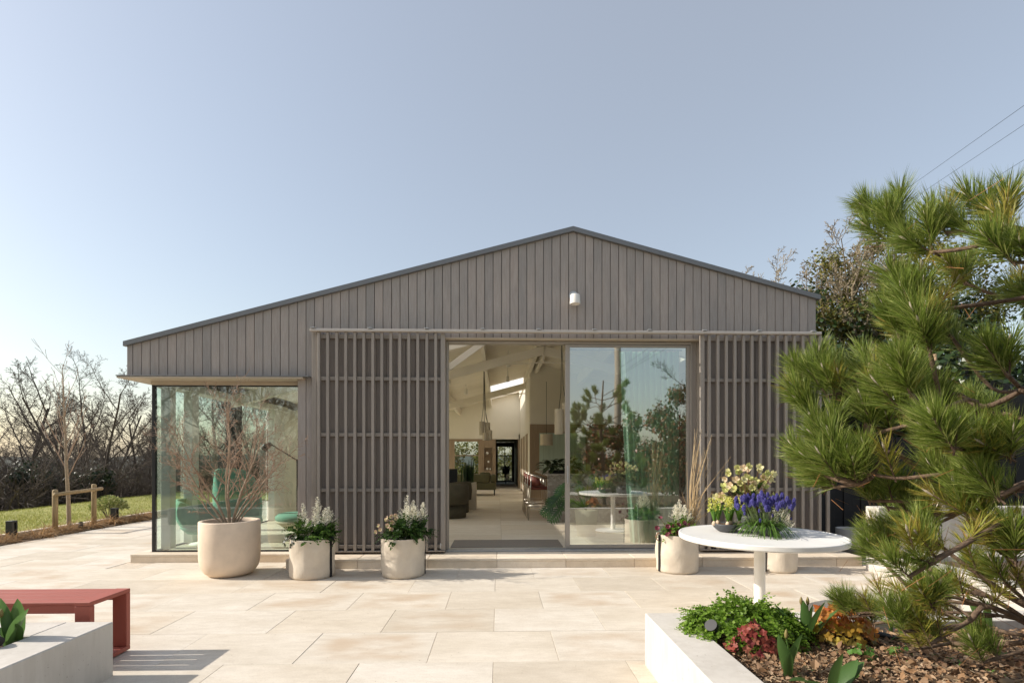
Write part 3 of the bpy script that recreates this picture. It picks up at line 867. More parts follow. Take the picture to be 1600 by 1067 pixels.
m_strapw = M_plain('leather_handle', (.16, .09, .05), .6, .2, 20)

def fabric_pot(loc, r, h, label, straps, seed, leather=()):
    t_ = thing('fabric_planter', label, 'planter', loc, 'beige fabric planters with black straps')
    rg = random.Random(seed); ph = [rg.uniform(0, 6.28) for _ in range(5)]
    def wob(a, z):
        k = .3 + .7 * math.sin(PI * min(1, z / h))
        return (.005 * math.sin(2 * a + ph[0] + z * 5) + .004 * math.sin(5 * a + ph[1] - z * 13) + .0025 * math.sin(9 * a + ph[2] + z * 21)) * k
    pr = [(r * .90, 0), (r * .97, .006), (r * .995, .03)] + [(r * (.995 + .015 * math.sin(i * .9 + ph[3])), .03 + (h - .03) * i / 9) for i in range(1, 9)] + [(r, h - .004), (r, h), (r - .010, h + .001), (r - .014, h - .01), (r - .02, h - .12)]
    q = MB(); q.lathe(pr, loc, 56, wob=wob); make('bag', q, m_canvas, t_, True)
    q = MB(); q.lathe([(.001, h - .052), (r * .6, h - .05), (r - .016, h - .06)], loc, 24); make('soil', q, m_soil, t_, True)
    for a in straps:
        ca, sa = math.cos(a), math.sin(a); px, py = -sa, ca; q = MB()
        for (ra, rb, za, zb) in ((r + .006, r + .010, .01, h),):
            w = .017
            vs = []
            for z in (za, zb):
                for rr in (ra - .004, rb):
                    for s_ in (-w, w): vs.append((loc[0] + ca * rr + px * s_, loc[1] + sa * rr + py * s_, loc[2] + z))
            q.add(vs, [(0, 1, 5, 4), (2, 6, 7, 3), (0, 4, 6, 2), (1, 3, 7, 5), (4, 5, 7, 6), (0, 2, 3, 1)])
        make('strap', q, m_strap, t_)
        q = MB()
        pts = [V((loc[0] + ca * (r + .004 + .045 * math.sin(PI * k / 8)), loc[1] + sa * (r + .004 + .045 * math.sin(PI * k / 8)), loc[2] + h - .085 + .11 * k / 8)) for k in range(9)]
        vs = []; fs = []
        for p in pts:
            for s_ in (-.013, .013): vs.append((p.x + px * s_, p.y + py * s_, p.z))
            for s_ in (.013, -.013): vs.append((p.x + ca * .006 + px * s_, p.y + sa * .006 + py * s_, p.z + .003))
        for i in range(8):
            for k in range(4): fs.append((i * 4 + k, i * 4 + (k + 1) % 4, i * 4 + 4 + (k + 1) % 4, i * 4 + 4 + k))
        q.add(vs, fs); make('handle', q, m_strapw if a in leather else m_strap, t_)
    return t_
pA, pB_, pC, pD = (-2.21, 6.16, 0), (-1.14, 6.19, 0), (2.23, 6.33, 0), (3.50, 6.32, 0)
fabric_pot(pA, .256, .455, 'beige fabric planter with a strap on its right, beside the big round pot', (-.35, 2.9), 1)
fabric_pot(pB_, .255, .455, 'beige fabric planter in front of the slatted screen, beside the open door', (3.1, .05), 2)
fabric_pot(pC, .252, .46, 'beige fabric planter holding dry grass stalks, behind the left edge of the round table', (-2.85, .3), 3, (-2.85,))
fabric_pot(pD, .215, .42, 'beige fabric planter half hidden behind the table, right of the table column', (-2.75, .4), 4)

def pot_soil_z(h): return h - .05
def astilbe(loc, label, plumes, leaves, spread, hgt, seed, droopers=0, group='white astilbes in planters', mleaf=None, lean=0):
    rg = random.Random(seed)
    t_ = thing('astilbe', label, 'plant', loc, group); o = V(loc)
    q = MB(); st = MB()
    for i in range(leaves):
        a = rg.uniform(0, 2 * PI); el = rg.uniform(.15, 1.3)
        d = V((math.cos(a) * math.cos(el), math.sin(a) * math.cos(el), math.sin(el)))
        p = o + V((rg.uniform(-.7, .7) * spread, rg.uniform(-.7, .7) * spread, rg.uniform(-.02, .10) * (hgt / .32)))
        L = hgt * rg.uniform(.5, .95)
        # each leaf is two or three sub-fronds
        for s_ in range(3):
            d2 = (d + rv(rg) * .35).normalized()
            frond(q, p + d * L * .3, d2, L * .62, 8, .046, .46, rg, .8)
        st.tube([p, p + d * L * .4], .002, 3, False)
    for i in range(droopers):
        a = rg.uniform(-2.8, -1.2); p = o + V((math.cos(a) * spread * .9, math.sin(a) * spread * .9, .03))
        frond(q, p, V((math.cos(a), math.sin(a), .2)), .22, 8, .035, .5, rg, 2.2)
    make('foliage', q, mleaf or m_fern, t_)
    for (dx, dy, h0, h1, w) in plumes:
        q = MB(); p = o + V((dx, dy, h0)); d = V((rg.uniform(-.15, .15) + lean, rg.uniform(-.1, .1), 1)).normalized()
        plume(q, p, d, h1 - h0, w, rg); make('flower_plume', q, m_plume, t_)
        st.tube([o + V((dx * .4, dy * .4, 0)), o + V((dx * .7, dy * .7, h0 * .5)), p, p + d * (h1 - h0) * .8], .002, 4, False)
    make('stems', st, m_stem, t_)
    return t_
astilbe((pA[0] + .02, pA[1], .405), 'white plumed astilbe in the fabric planter next to the big round pot', [(-.12, 0, .24, .45, .05), (.03, .02, .30, .52, .055), (.12, -.04, .20, .40, .075), (.05, -.08, .16, .36, .07), (-.04, -.1, .14, .28, .05), (.16, .04, .22, .40, .06)], 92, .18, .33, 1, 0)
astilbe((pB_[0] + .06, pB_[1], .405), 'white plumed astilbe above dark leaves in the fabric planter beside the open door', [(-.05, 0, .24, .54, .075), (.03, .02, .24, .48, .08), (-.02, -.06, .20, .42, .085), (.09, -.02, .24, .42, .08), (.16, .03, .26, .45, .06), (.02, -.1, .16, .34, .07)], 110, .19, .34, 2, 0, mleaf=M_leaf('deep_green_fern', [(.03, .075, .014), (.05, .11, .018), (.022, .05, .012), (.065, .13, .022)], .5, .35))
astilbe((pC[0] + .05, pC[1], .41), 'white plumed astilbe among purple flowers in the fabric planter with dry grass', [(-.06, 0, .22, .40, .07), (.0, .03, .24, .46, .08), (.05, -.03, .2, .4, .08), (.12, 0, .2, .38, .07), (.17, .02, .18, .36, .06)], 50, .15, .28, 3, 0, mleaf=m_brightleaf)
astilbe((pD[0] + .02, pD[1], .37), 'white plumed astilbe rising behind the table on its right', [(-.06, 0, .22, .50, .07), (.06, .02, .22, .42, .07), (.12, -.02, .15, .34, .06)], 40, .14, .25, 4, 0)
ivy = MB(); rg = random.Random(30)
t_ = thing('trailing_ivy', 'small trailing plant hanging over the rim of the planter next to the big round pot', 'plant', (pA[0], pA[1] - .2, .45))
for (ax, ay, L) in ((-.22, -.12, .14), (-.10, -.25, .13), (-.25, -.05, .1), (-.2, -.16, .08)):
    p = V((pA[0] + ax * .93, pA[1] + ay * .93, .46))
    for k in range(14):
        out = V((ax, ay, 0)).normalized()
        c_ = p + out * (.03 + .004 * k) + V((rg.uniform(-.02, .02), 0, .05 - L * k / 7 * .5))
        nn = (out + V((0, -.4, .4)) + rv(rg) * .5).normalized()
        lobed(ivy, c_, nn, rg.uniform(.014, .026), 3, rg, .1)
make('foliage', ivy, M_leaf('bronze_green_leaf', [(.045, .06, .03), (.07, .08, .035), (.05, .04, .025)], .45, .2, .5), t_)

# hellebores: each flower is its own piece
def petal_flower(r, cup, seed, inner):
    rg = random.Random(seed); q = MB()
    for k in range(5):
        a = 2 * PI * k / 5 + rg.uniform(-.1, .1); d = V((math.cos(a), math.sin(a), cup)).normalized(); sd = V((-math.sin(a), math.cos(a), 0))
        up = sd.cross(d)
        q.strip([V((0, 0, 0)), d * r * .45, d * r * .8 + V((0, 0, r * .12)), d * r + V((0, 0, r * .2))], [r * .10, r * .46, r * .40, r * .05], sd, .18, up)
    q.m = 1
    for k in range(10):
        d = (rv(rg) * .5 + V((0, 0, 1))).normalized(); q.diamond(V((0, 0, .001)), d, d.orthogonal().normalized(), r * .4, r * .05)
    return q
m_anther = M_leaf('pale_anther', [(.62, .60, .22)], .6, .3)
def M_petal(name, cols):
    return M_leaf(name, cols, .55, .4, .25)
m_hcream = M_petal('cream_petal', [(.72, .62, .38), (.62, .58, .28), (.76, .68, .50), (.68, .48, .36)])
m_hplum = M_petal('plum_petal', [(.20, .035, .07), (.28, .06, .11), (.36, .12, .17), (.16, .03, .05)])
fl_cream = [mesh('hellebore_flower', petal_flower(.034, .5, s_, 0), [m_hcream, m_anther], False) for s_ in (1, 2, 3)]
fl_plum = [mesh('hellebore_flower', petal_flower(.032, .5, s_, 0), [m_hplum, m_anther], False) for s_ in (4, 5)]
def hellebore(loc, label, flowers, fl, leaves, spread, seed, mleaf, lsize=.07):
    rg = random.Random(seed); o = V(loc)
    t_ = thing('hellebore', label, 'plant', loc, 'hellebores in pots')
    st = MB(); q = MB()
    for (dx, dy, dz) in flowers:
        p = o + V((dx, dy, dz)); b_ = o + V((dx * .3, dy * .3, 0))
        st.tube([b_, b_.lerp(p, .6) + V((0, 0, dz * .12)), p], .0025, 4, False)
        nn = (V((dx * 3, -1 + rg.uniform(-.5, .5), rg.uniform(-.2, .9))) + rv(rg) * .5).normalized()
        o_ = piece('flower', rg.choice(fl), t_, p, nn.to_track_quat('Z', 'Y').to_euler(), rg.uniform(.8, 1.15))
    make('stems', st, m_stem_r, t_)
    for i in range(leaves):
        a = rg.uniform(0, 2 * PI); el = rg.uniform(.2, 1.2); d = V((math.cos(a) * math.cos(el), math.sin(a) * math.cos(el), math.sin(el)))
        p = o + d * spread * rg.uniform(.4, 1.1) + V((0, 0, .02))
        for k in range(-2, 3):
            dd = (d + d.cross(V((0, 0, 1))) * (.45 * k) + V((0, 0, .1))).normalized()
            blade(q, p, dd, lsize * rg.uniform(.8, 1.2), lsize * .16, .7, 4, .2, rg)
    make('foliage', q, mleaf, t_)
    return t_
rg = random.Random(77)
hellebore((pB_[0] - .13, pB_[1] - .04, .41), 'cream flowered hellebore on the left side of the planter beside the open door',
          [(-.14, -.04, .19), (-.12, -.06, .14), (-.06, -.03, .26), (-.03, -.08, .28), (.0, -.02, .30), (.03, -.08, .24), (.05, 0, .31), (.07, -.06, .27), (-.02, -.1, .2), (.02, -.12, .17), (-.17, -.05, .12)], fl_cream, 12, .13, 5, m_dkleaf)
hellebore((pC[0] - .08, pC[1] - .08, .42), 'plum flowered hellebore at the left of the planter with dry grass',
          [(-.17, -.05, .25), (-.21, -.05, .13), (-.08, -.06, .15), (-.02, -.08, .16), (.04, -.08, .17), (.08, -.06, .12), (-.05, -.1, .09), (.02, -.12, .08), (.11, -.08, .19), (.17, -.05, .16), (.13, -.09, .08), (-.09, -.1, .05), (.06, -.13, .11)], fl_plum, 16, .12, 6, m_dkleaf)
# dry grass stalks in planter C
t_ = thing('dry_grass', 'tall dry straw coloured grass stalks in the planter left of the round table', 'plant', (pC[0] + .16, pC[1], .41))
q = MB(); rg = random.Random(41)
for i in range(46):
    b_ = V((pC[0] + .17 + rg.uniform(-.04, .05), pC[1] + rg.uniform(-.05, .05), .40))
    tip = V((pC[0] + .17 + rg.gauss(.12, .09), pC[1] + rg.uniform(-.1, .1), rg.uniform(.9, 1.78) if i < 30 else rg.uniform(.6, 1.0)))
    if i in (3, 7): tip = V((pC[0] + .66 - .08 * (i == 7), pC[1] - .05, 1.42 - .12 * (i == 7)))
    m_ = b_.lerp(tip, .5) + V(((b_.x - tip.x) * .25, 0, .03))
    q.tube([b_, b_.lerp(m_, .5) + V((-.005, 0, .02)), m_, m_.lerp(tip, .5) + V((.0, 0, .01)), tip], [.0035, .003, .0028, .0022, .001], 3, False)
    for k in range(3):
        c_ = b_.lerp(tip, rg.uniform(.6, .95)); dd = ((tip - b_).normalized() + rv(rg) * .25).normalized(); q.diamond(c_, dd, dd.orthogonal().normalized(), .09, .003)
make('stalks', q, M_leaf('straw', [(.52, .38, .20), (.42, .29, .15), (.60, .46, .27)], .7, .2, .2), t_)

# ------------------------------------------------------------------ big round pot with bare maple
bp = (-3.245, 6.29, 0)
t_ = thing('stone_pot', 'large round bottomed sandstone pot in front of the corner window', 'pot', bp)
q = MB(); q.lathe([(.001, .0), (.20, .0), (.235, .008), (.275, .04), (.308, .09), (.325, .15), (.332, .22), (.334, .40), (.334, .640), (.331, .648), (.322, .650), (.296, .650), (.290, .645), (.288, .60), (.287, .55)], bp, 72)
make('pot_body', q, m_clay, t_, True)
q = MB(); q.lathe([(.001, .605), (.15, .61), (.288, .60)], bp, 28); make('soil', q, m_soil, t_, True)

def grow(tr, cr, p, d, L, r, lvl, P, rg, out=None):
    n_ = P['seg'][lvl]; pts = [p.copy()]; ds = [d.copy()]
    up = V((0, 0, 1))
    for i in range(n_):
        d = (d + rv(rg) * P['wob'][lvl] + up * P['up'][lvl]).normalized(); p = p + d * (L / n_); pts.append(p.copy()); ds.append(d.copy())
    tp = P['tap'][lvl]
    rad = [max(P.get('rmin', .001), r * (1 - (1 - tp) * i / n_)) for i in range(n_ + 1)]
    (tr if lvl < P['split'] else cr).tube(pts, rad, P['sides'][lvl], False)
    if lvl + 1 < len(P['seg']):
        k = P['kids'][lvl]
        for j in range(k):
            t = P['start'][lvl] + (1 - P['start'][lvl]) * (j + rg.random()) / k
            f = t * n_; i = min(n_ - 1, int(f)); q_ = pts[i].lerp(pts[i + 1], f - i)
            ax = ds[i].orthogonal().normalized(); ax.rotate(Matrix.Rotation(j * 2.4 + rg.uniform(-.6, .6), 3, ds[i]))
            an = P['ang'][lvl] * rg.uniform(.7, 1.3)
            nd = (ds[i] * math.cos(an) + ax * math.sin(an)).normalized()
            grow(tr, cr, q_, nd, L * P['len'][lvl] * rg.uniform(.6, 1.15) * (1 - .45 * t), rad[i] * P['rr'][lvl], lvl + 1, P, rg, out)
    if out is not None and lvl + 1 == len(P['seg']): out.append((pts[-1], d))
    return pts
t_ = thing('bare_maple', 'leafless multi stemmed maple growing in the large sandstone pot', 'shrub', (bp[0], bp[1], .60))
tr, cr = MB(), MB(); rg = random.Random(15)
PM = dict(seg=[9, 6, 5, 3], wob=[.13, .20, .28, .4], up=[.035, .03, .02, .0], tap=[.22, .3, .4, .5], kids=[11, 8, 5], start=[.20, .15, .1], ang=[.62, .7, .8],
          len=[.46, .46, .42], rr=[.5, .5, .6], sides=[7, 5, 4, 3], split=1, rmin=.0014)
dirs = [(-.75, .0, 1.0, 1.25), (-.45, -.2, 1.0, 1.35), (-.18, .2, 1.0, 1.5), (-.05, -.25, 1.0, 1.62), (.2, .15, 1.0, 1.4), (.42, -.15, 1.0, 1.3), (.68, .1, 1.0, 1.2), (-1.15, .1, .8, .95), (1.0, -.1, .8, .95), (.2, .5, 1, 1.2)]
for i, (dx, dy, dz, L) in enumerate(dirs):
    b_ = V((bp[0] + .02 * dx / .3, bp[1] + .04 * dy, .59))
    grow(tr, cr, b_, V((dx * .9, dy, dz)).normalized(), L * .98, .0150 if i < 7 else .010, 0, PM, rg)
make('stems', tr, m_maple, t_, True); make('twigs', cr, m_maple_twig, t_)

# small grey pot near the dark fence
t_ = thing('grey_pot', 'small grey round pot in the shade right of the stone step', 'pot', (5.25, 7.5, 0))
q = MB(); q.lathe([(.001, 0), (.12, 0), (.16, .03), (.185, .12), (.19, .36), (.17, .36), (.165, .30), (.001, .30)], (5.25, 7.5, 0), 36); make('pot_body', q, M_plain('grey_ceramic', (.50, .47, .43), .6, .1), t_, True)

# ------------------------------------------------------------------ round table
TC = (2.24, 4.33, 0)
t_ = thing('round_table', 'round white pedestal table carrying bowls of spring flowers', 'table', TC)
m_table = M_plain('white_table_lacquer', (.82, .80, .76), .45, .03, 6)
q = MB(); q.lathe([(.001, .70), (.645, .70), (.655, .704), (.66, .712), (.66, .742), (.657, .747), (.645, .748), (.640, .745), (.637, .7445), (.001, .7445)], TC, 96); o = make('tabletop', q, m_table, t_); smooth_by_angle(o, 25)
q = MB(); q.lathe([(.045, .02), (.045, .70)], TC, 32); q.lathe([(.11, .688), (.11, .699), (.04, .699)], TC, 32); o = make('column', q, m_table, t_); smooth_by_angle(o)
q = MB(); q.lathe([(.001, .0), (.345, .0), (.35, .004), (.35, .010), (.33, .016), (.06, .022), (.05, .03)], TC, 64); o = make('base_plate', q, m_table, t_); smooth_by_angle(o)
m_bowl = M_plain('dark_grey_bowl', (.065, .067, .072), .55, .12, 6)
def bowl(loc, r, h, label):
    t_ = thing('grey_bowl', label, 'bowl', loc, 'dark grey bowls on the round table')
    q = MB(); q.lathe([(.001, 0), (r * .42, 0), (r * .6, h * .12), (r * .85, h * .5), (r * .97, h * .85), (r, h), (r - .008, h), (r * .9, h * .75), (r * .001, h * .70)], loc, 48); make('bowl_body', q, m_bowl, t_, True)
    q = MB(); q.lathe([(.001, h * .86), (r * .93, h * .80)], loc, 24); make('soil', q, M_plain('bowl_soil', (.16, .09, .05), .95, .4, 60, .5), t_)
    return t_
bh = (2.03, 4.50, .7455); bm_ = (2.27, 4.30, .7455); bk_ = (2.36, 4.68, .7455)
bowl(bh, .125, .075, 'dark grey bowl holding the yellow hyacinths, leftmost on the table')
bowl(bm_, .145, .085, 'dark grey bowl under the blue grape hyacinths')
t_ = thing('dark_pot', 'dark round pot behind the two grey bowls on the table', 'pot', bk_)
q = MB(); q.lathe([(.001, 0), (.10, 0), (.13, .03), (.14, .09), (.125, .15), (.115, .15), (.001, .13)], bk_, 36); make('pot_body', q, m_bowl, t_, True)
# hyacinths
m_hyl = M_leaf('hyacinth_leaf', [(.10, .22, .03), (.14, .28, .04), (.17, .30, .05)], .4, .4)
m_hyf = M_petal('yellow_petal', [(.72, .68, .12), (.80, .78, .28), (.55, .58, .08), (.84, .82, .42), (.62, .62, .10)])
m_bulb = M_plain('bulb_skin', (.62, .46, .32), .6, .3, 20, .2)
t_ = thing('yellow_hyacinths', 'pot of yellow hyacinths with bare bulbs in the left bowl on the table', 'flowers', (bh[0], bh[1], .81))
rg = random.Random(51)
spots = [(-.115, -.01), (-.055, .05), (-.01, -.05), (.05, .03), (.112, -.01)]
def hy_spike(seed, h):
    rg = random.Random(seed); q = MB()
    for i in range(26):
        t = i / 25; a = i * 2.4; rr = .021 * (1 - .55 * t * t) ; c_ = V((math.cos(a) * rr * .5, math.sin(a) * rr * .5, h * t))
        d = V((math.cos(a), math.sin(a), .25 + .9 * t)).normalized()
        L = .022 * (1 - .45 * t)
        for k in range(4):
            e = (d * .9 + rv(rg) * .7).normalized(); q.diamond(c_ + d * .008, e, e.cross(rv(rg)).normalized(), L, L * .22)
        q.diamond(c_, d, d.orthogonal().normalized(), L * .9, L * .4)
    return q
hy = [mesh('hyacinth_flower', hy_spike(s_, .085), m_hyf) for s_ in (1, 2, 3)]
HS = 1.45
for i, (dx, dy) in enumerate(spots):
    p = V((bh[0] + dx, bh[1] + dy, .812))
    q = MB(); q.lathe([(.002, -.012), (.014, -.010), (.021, .004), (.017, .018), (.008, .030), (.005, .036)], p, 14); make('bulb', q, m_bulb, t_, True)
    q = MB()
    for k in range(6):
        a = k * PI / 3 + i; blade(q, p + V((math.cos(a) * .006, math.sin(a) * .006, .025)), V((math.cos(a) * .3, math.sin(a) * .3, 1)), rg.uniform(.12, .17), .0125, .25, 5, .45, rg, [.7, .9, 1, 1, .8, .2])
    make('leaves', q, m_hyl, t_)
    hs = rg.uniform(.09, .125)
    q = MB(); q.tube([p + V((0, 0, .03)), p + V((dx * .15, dy * .1, .03 + hs))], .004, 6); make('stem', q, m_hyl, t_)
    piece('flower', hy[i % 3], t_, p + V((dx * .15, dy * .1, .01 + hs)), (rg.uniform(-.12, .12), dx * 1.2 + rg.uniform(-.1, .1), i), rg.uniform(1.05, 1.3))
# grape hyacinths
m_mus = M_petal('blue_violet_bell', [(.12, .105, .40), (.16, .15, .48), (.09, .075, .32), (.22, .21, .54)])
def mus_spike(seed):
    rg = random.Random(seed); q = MB()
    for j in range(9):
        z = .0045 * j; rr = .0082 * math.sin(PI * (j + 1.6) / 11) + .0005
        m_ = max(3, int(8 * rr / .008))
        for k in range(m_):
            a = 2 * PI * k / m_ + j * .6; c_ = V((math.cos(a) * rr, math.sin(a) * rr, z)); s_ = .0038
            d = V((math.cos(a), math.sin(a), -.5)).normalized(); u = d.orthogonal().normalized(); w = d.cross(u)
            vs = [(c_ + u * s_)[:], (c_ + w * s_)[:], (c_ - u * s_)[:], (c_ - w * s_)[:], (c_ + d * s_ * 1.1)[:], (c_ - d * s_)[:]]
            q.add(vs, [(0, 1, 4), (1, 2, 4), (2, 3, 4), (3, 0, 4), (1, 0, 5), (2, 1, 5), (3, 2, 5), (0, 3, 5)])
    return q
mus = [mesh('grape_hyacinth_flower', mus_spike(s_), m_mus, True) for s_ in (1, 2)]
t_ = thing('grape_hyacinths', 'mound of blue grape hyacinths with drooping leaves in the front bowl on the table', 'flowers', (bm_[0], bm_[1], .82))
st = MB(); rg = random.Random(61); cnt = 0
for i in range(96):
    a = rg.uniform(0, 2 * PI); rr = math.sqrt(rg.random()) * .23
    low = i > 86
    tip = V((bm_[0] + math.cos(a) * rr * 1.05, bm_[1] + math.sin(a) * rr * .8, .995 + (.23 - rr) * .28 + rg.uniform(-.05, .04)))
    if low: tip.z -= .11
    b_ = V((bm_[0] + math.cos(a) * rr * .5, bm_[1] + math.sin(a) * rr * .4, .81))
    st.tube([b_, b_.lerp(tip, .5) + V((0, 0, .015)), tip], .0017, 3, False)
    piece('flower', mus[i % 2], t_, tip - V((0, 0, .006)), ((tip.y - b_.y) * -1.2, (tip.x - b_.x) * 1.2, a), rg.uniform(1.1, 1.5) * (.6 if low else 1))
make('stems', st, m_stem, t_)
q = MB()
for i in range(260):
    a = rg.uniform(0, 2 * PI); b_ = V((bm_[0] + math.cos(a) * .07 * rg.random(), bm_[1] + math.sin(a) * .07, .815))
    blade(q, b_, V((math.cos(a) * rg.uniform(.5, 1.5), math.sin(a) * rg.uniform(.5, 1.5), 1.0)), rg.uniform(.16, .32), .0036, rg.uniform(1.2, 3.0), 7, .3, rg, [.8, 1, 1, 1, .9, .7, .3])
make('leaves', q, M_leaf('grassy_leaf', [(.07, .15, .025), (.10, .20, .03), (.14, .24, .05), (.06, .11, .02)], .45, .35), t_)
fl_h = [mesh('hellebore_flower', petal_flower(.036, .45, s_, 0), [M_petal('blush_petal' + str(s_), c), m_anther]) for s_, c in
        ((11, [(.78, .68, .36), (.62, .62, .24)]), (12, [(.80, .74, .52), (.76, .58, .38)]), (13, [(.42, .52, .14), (.62, .62, .24)]), (14, [(.82, .77, .56), (.74, .70, .36)]))]
rg = random.Random(71); fls = []
for i in range(84):
    x = rg.uniform(-.28, .28); z = .29 + rg.uniform(-.2, .15) - abs(x + .02) * .42
    if z < .06: z = .1
    fls.append((x, rg.uniform(-.10, .10), z + .05))
hellebore((bk_[0] - .04, bk_[1], .88), 'large cream and blush flowered hellebore at the back of the round table', fls, fl_h, 90, .24, 8, M_leaf('mid_green_leaf', [(.06, .10, .02), (.09, .15, .03), (.05, .07, .02)], .5, .35), .085)

# ------------------------------------------------------------------ red bench
t_ = thing('red_bench', 'red painted metal bench beside the white planter', 'bench', (-3.6, 3.63, 0))
bx0, bx1, by0, by1 = -4.6, -2.675, 3.43, 3.80
for i in range(4):
    w = (by1 - by0 - .0) / 4; q = MB(); q.bbox(bx0 + .0, bx1 - .101, by0 + w * i + .004, by0 + w * (i + 1) - .004, .432, .45, .002); make('seat_slat', q, m_red, t_)
q = MB(); q.bbox(bx0, bx1 - .101, by0 + .012, by0 + .03, .375, .431, .002); q.bbox(bx0, bx1 - .101, by1 - .03, by1 - .012, .375, .431, .002); make('seat_apron', q, m_red, t_)
for x0 in (bx1 - .1, bx0 - .1):
    q = MB()
    q.bbox(x0, x0 + .1, by0, by1, .425, .452, .003); q.bbox(x0, x0 + .1, by0, by0 + .04, .0425, .4245, .003); q.bbox(x0, x0 + .1, by1 - .04, by1, .0425, .4245, .003); q.bbox(x0, x0 + .1, by0, by1, .012, .042, .003)
    fr_ = make('end_frame', q, m_red, t_)
    q = MB()
    for yy in (by0 + .03, by1 - .03): q.lathe([(.018, 0), (.018, .012)], (x0 + .05, yy, 0), 12)
    make('foot_pad', q, m_white, fr_)

# ------------------------------------------------------------------ planter plants
m_tul = M_leaf('tulip_leaf', [(.10, .19, .04), (.14, .24, .055), (.08, .16, .045), (.17, .27, .06)], .38, .4, .5)
m_tulbud = M_leaf('tulip_bud', [(.20, .26, .07), (.34, .22, .10)], .5, .3)
def tulips(loc, label, leaves, seed, buds=0, hgt=.22, stems=True):
    rg = random.Random(seed); o = V(loc); t_ = thing('tulip_clump', label, 'plant', loc, 'tulip clumps in leaf')
    for (dx, dz, L, w, dr) in leaves:
        L *= 1.12; w *= 1.2; q = MB(); b_ = o + V((rg.uniform(-.03, .03), rg.uniform(-.03, .03), -.02))
        blade(q, b_, V((dx, rg.uniform(-.35, .15), dz)), L, w, dr, 9, .42, rg, [.45, .62, .82, .97, 1, .92, .72, .45, .03])
        make('leaf', q, m_tul, t_, True)
    for k in range(buds):
        b_ = o + V((rg.uniform(-.05, .05), rg.uniform(-.03, .03), 0)); tip = b_ + V((rg.uniform(-.05, .05), rg.uniform(-.02, .02), hgt * rg.uniform(.8, 1)))
        q = MB(); q.tube([b_, tip], .0035, 6); make('stem', q, m_tul, t_)
        q = MB(); q.lathe([(.003, 0), (.009, .012), (.010, .025), (.006, .042), (.0005, .052)], tip, 10); make('bud', q, m_tulbud, t_, True)
tulips((1.87, 3.05, .27), 'tulip clump with upright leaves between the fern mound and the orange plant', [(-.55, 1, .27, .028, .2), (-.25, 1, .30, .026, .1), (.15, 1, .30, .028, .15), (.45, 1, .29, .03, .4), (.6, .9, .25, .026, .6), (.05, 1, .24, .02, .1), (-.4, .8, .2, .02, .3)], 1, 2, .26)
tulips((1.47, 2.58, .27), 'tulip clump with a slim pointed bud in front of the fern mound', [(-.35, 1, .27, .024, .1), (.1, 1, .26, .028, .25), (.2, 1, .20, .024, .1), (-.15, 1, .18, .02, .1)], 2, 1, .2)
tulips((1.40, 2.40, .27), 'tulip clump with one broad leaf drooping over the planter edge', [(-1.0, .75, .27, .030, 1.2), (-.5, .5, .24, .03, 1.0)], 3)
tulips((1.62, 2.43, .27), 'tulip clump with broad pale leaves at the bottom edge of the planter', [(-.75, .75, .25, .036, .8), (.02, 1, .22, .032, .2), (.7, .85, .20, .036, .4), (.3, .6, .2, .03, .8)], 4)
tulips((2.50, 3.14, .27), 'lone tulip with one arching leaf right of the orange plant', [(-1.0, .85, .25, .02, 1.4), (-.30, 1, .26, .015, .15), (-.02, 1, .27, .013, .1)], 5)
tulips((-2.84, 3.06, .31), 'tulip clump in the planter beside the red bench', [(.12, 1.4, .26, .030, .1), (-.25, 1.2, .27, .024, .35), (.38, 1.1, .25, .032, .7), (-.6, 1, .28, .024, 1.0), (-.9, .8, .28, .022, 1.3), (.25, .9, .17, .022, .5), (-.1, 1.5, .22, .02, .05)], 6, 1, .2)
tulips((3.02, 3.06, .27), 'tulip leaves standing under the low pine branches', [(-.5, 1, .34, .024, .1), (-.3, 1, .30, .02, .1), (-.7, .9, .28, .018, .3)], 7)
# fern mound
t_ = thing('fern_mound', 'low mound of feathery bright green leaves on the planter corner', 'plant', (1.5, 3.1, .27))
q = MB(); rg = random.Random(81)
for i in range(380):
    a = rg.uniform(0, 2 * PI); rr = math.sqrt(rg.random())
    x = 1.50 + math.cos(a) * rr * .36; y = 3.10 + math.sin(a) * rr * .20
    z = .27 + .17 * math.sqrt(max(0, 1 - rr * rr)) * rg.uniform(.75, 1.1) + .03
    d = V((math.cos(a) * (rr + .2) + rg.uniform(-.4, .4), math.sin(a) * (rr + .2) - .25, .55 - rr * .5))
    for s_ in range(2): frond(q, V((x, y, z)), (d + rv(rg) * .5).normalized(), rg.uniform(.07, .13), 7, .032, .45, rg, .9)
make('foliage', q, M_leaf('parsley_green', [(.15, .27, .025), (.20, .34, .035), (.11, .20, .02), (.26, .38, .06)], .5, .45), t_)
def heuchera(loc, label, mats, n_, sx, sy, h, r, seed, lobes=5):
    rg = random.Random(seed); o = V(loc); t_ = thing('heuchera', label, 'plant', loc, 'coral bells in the planter')
    st = MB(); qs = [MB() for _ in mats]
    for i in range(n_):
        a = rg.uniform(0, 2 * PI); rr = math.sqrt(rg.random())
        p = o + V((math.cos(a) * rr * sx, math.sin(a) * rr * sy, h * (1.05 - .75 * rr * rr) * rg.uniform(.55, 1.1)))
        nn = (V((math.cos(a) * rr, math.sin(a) * rr - .5, .7)) + rv(rg) * .45).normalized()
        k = min(len(mats) - 1, int((1 - (p.z - o.z) / (h * 1.1)) * len(mats) * rg.uniform(.6, 1.3))) if len(mats) > 1 else 0
        lobed(qs[max(0, k)], p, nn, r * rg.uniform(.6, 1.2), lobes, rg, .28)
        st.tube([o + V((math.cos(a) * .03, math.sin(a) * .03, 0)), p], .0015, 3, False)
    for q, m in zip(qs, mats):
        if q.v: make('foliage', q, m, t_)
    make('stems', st, m_stem_r, t_)
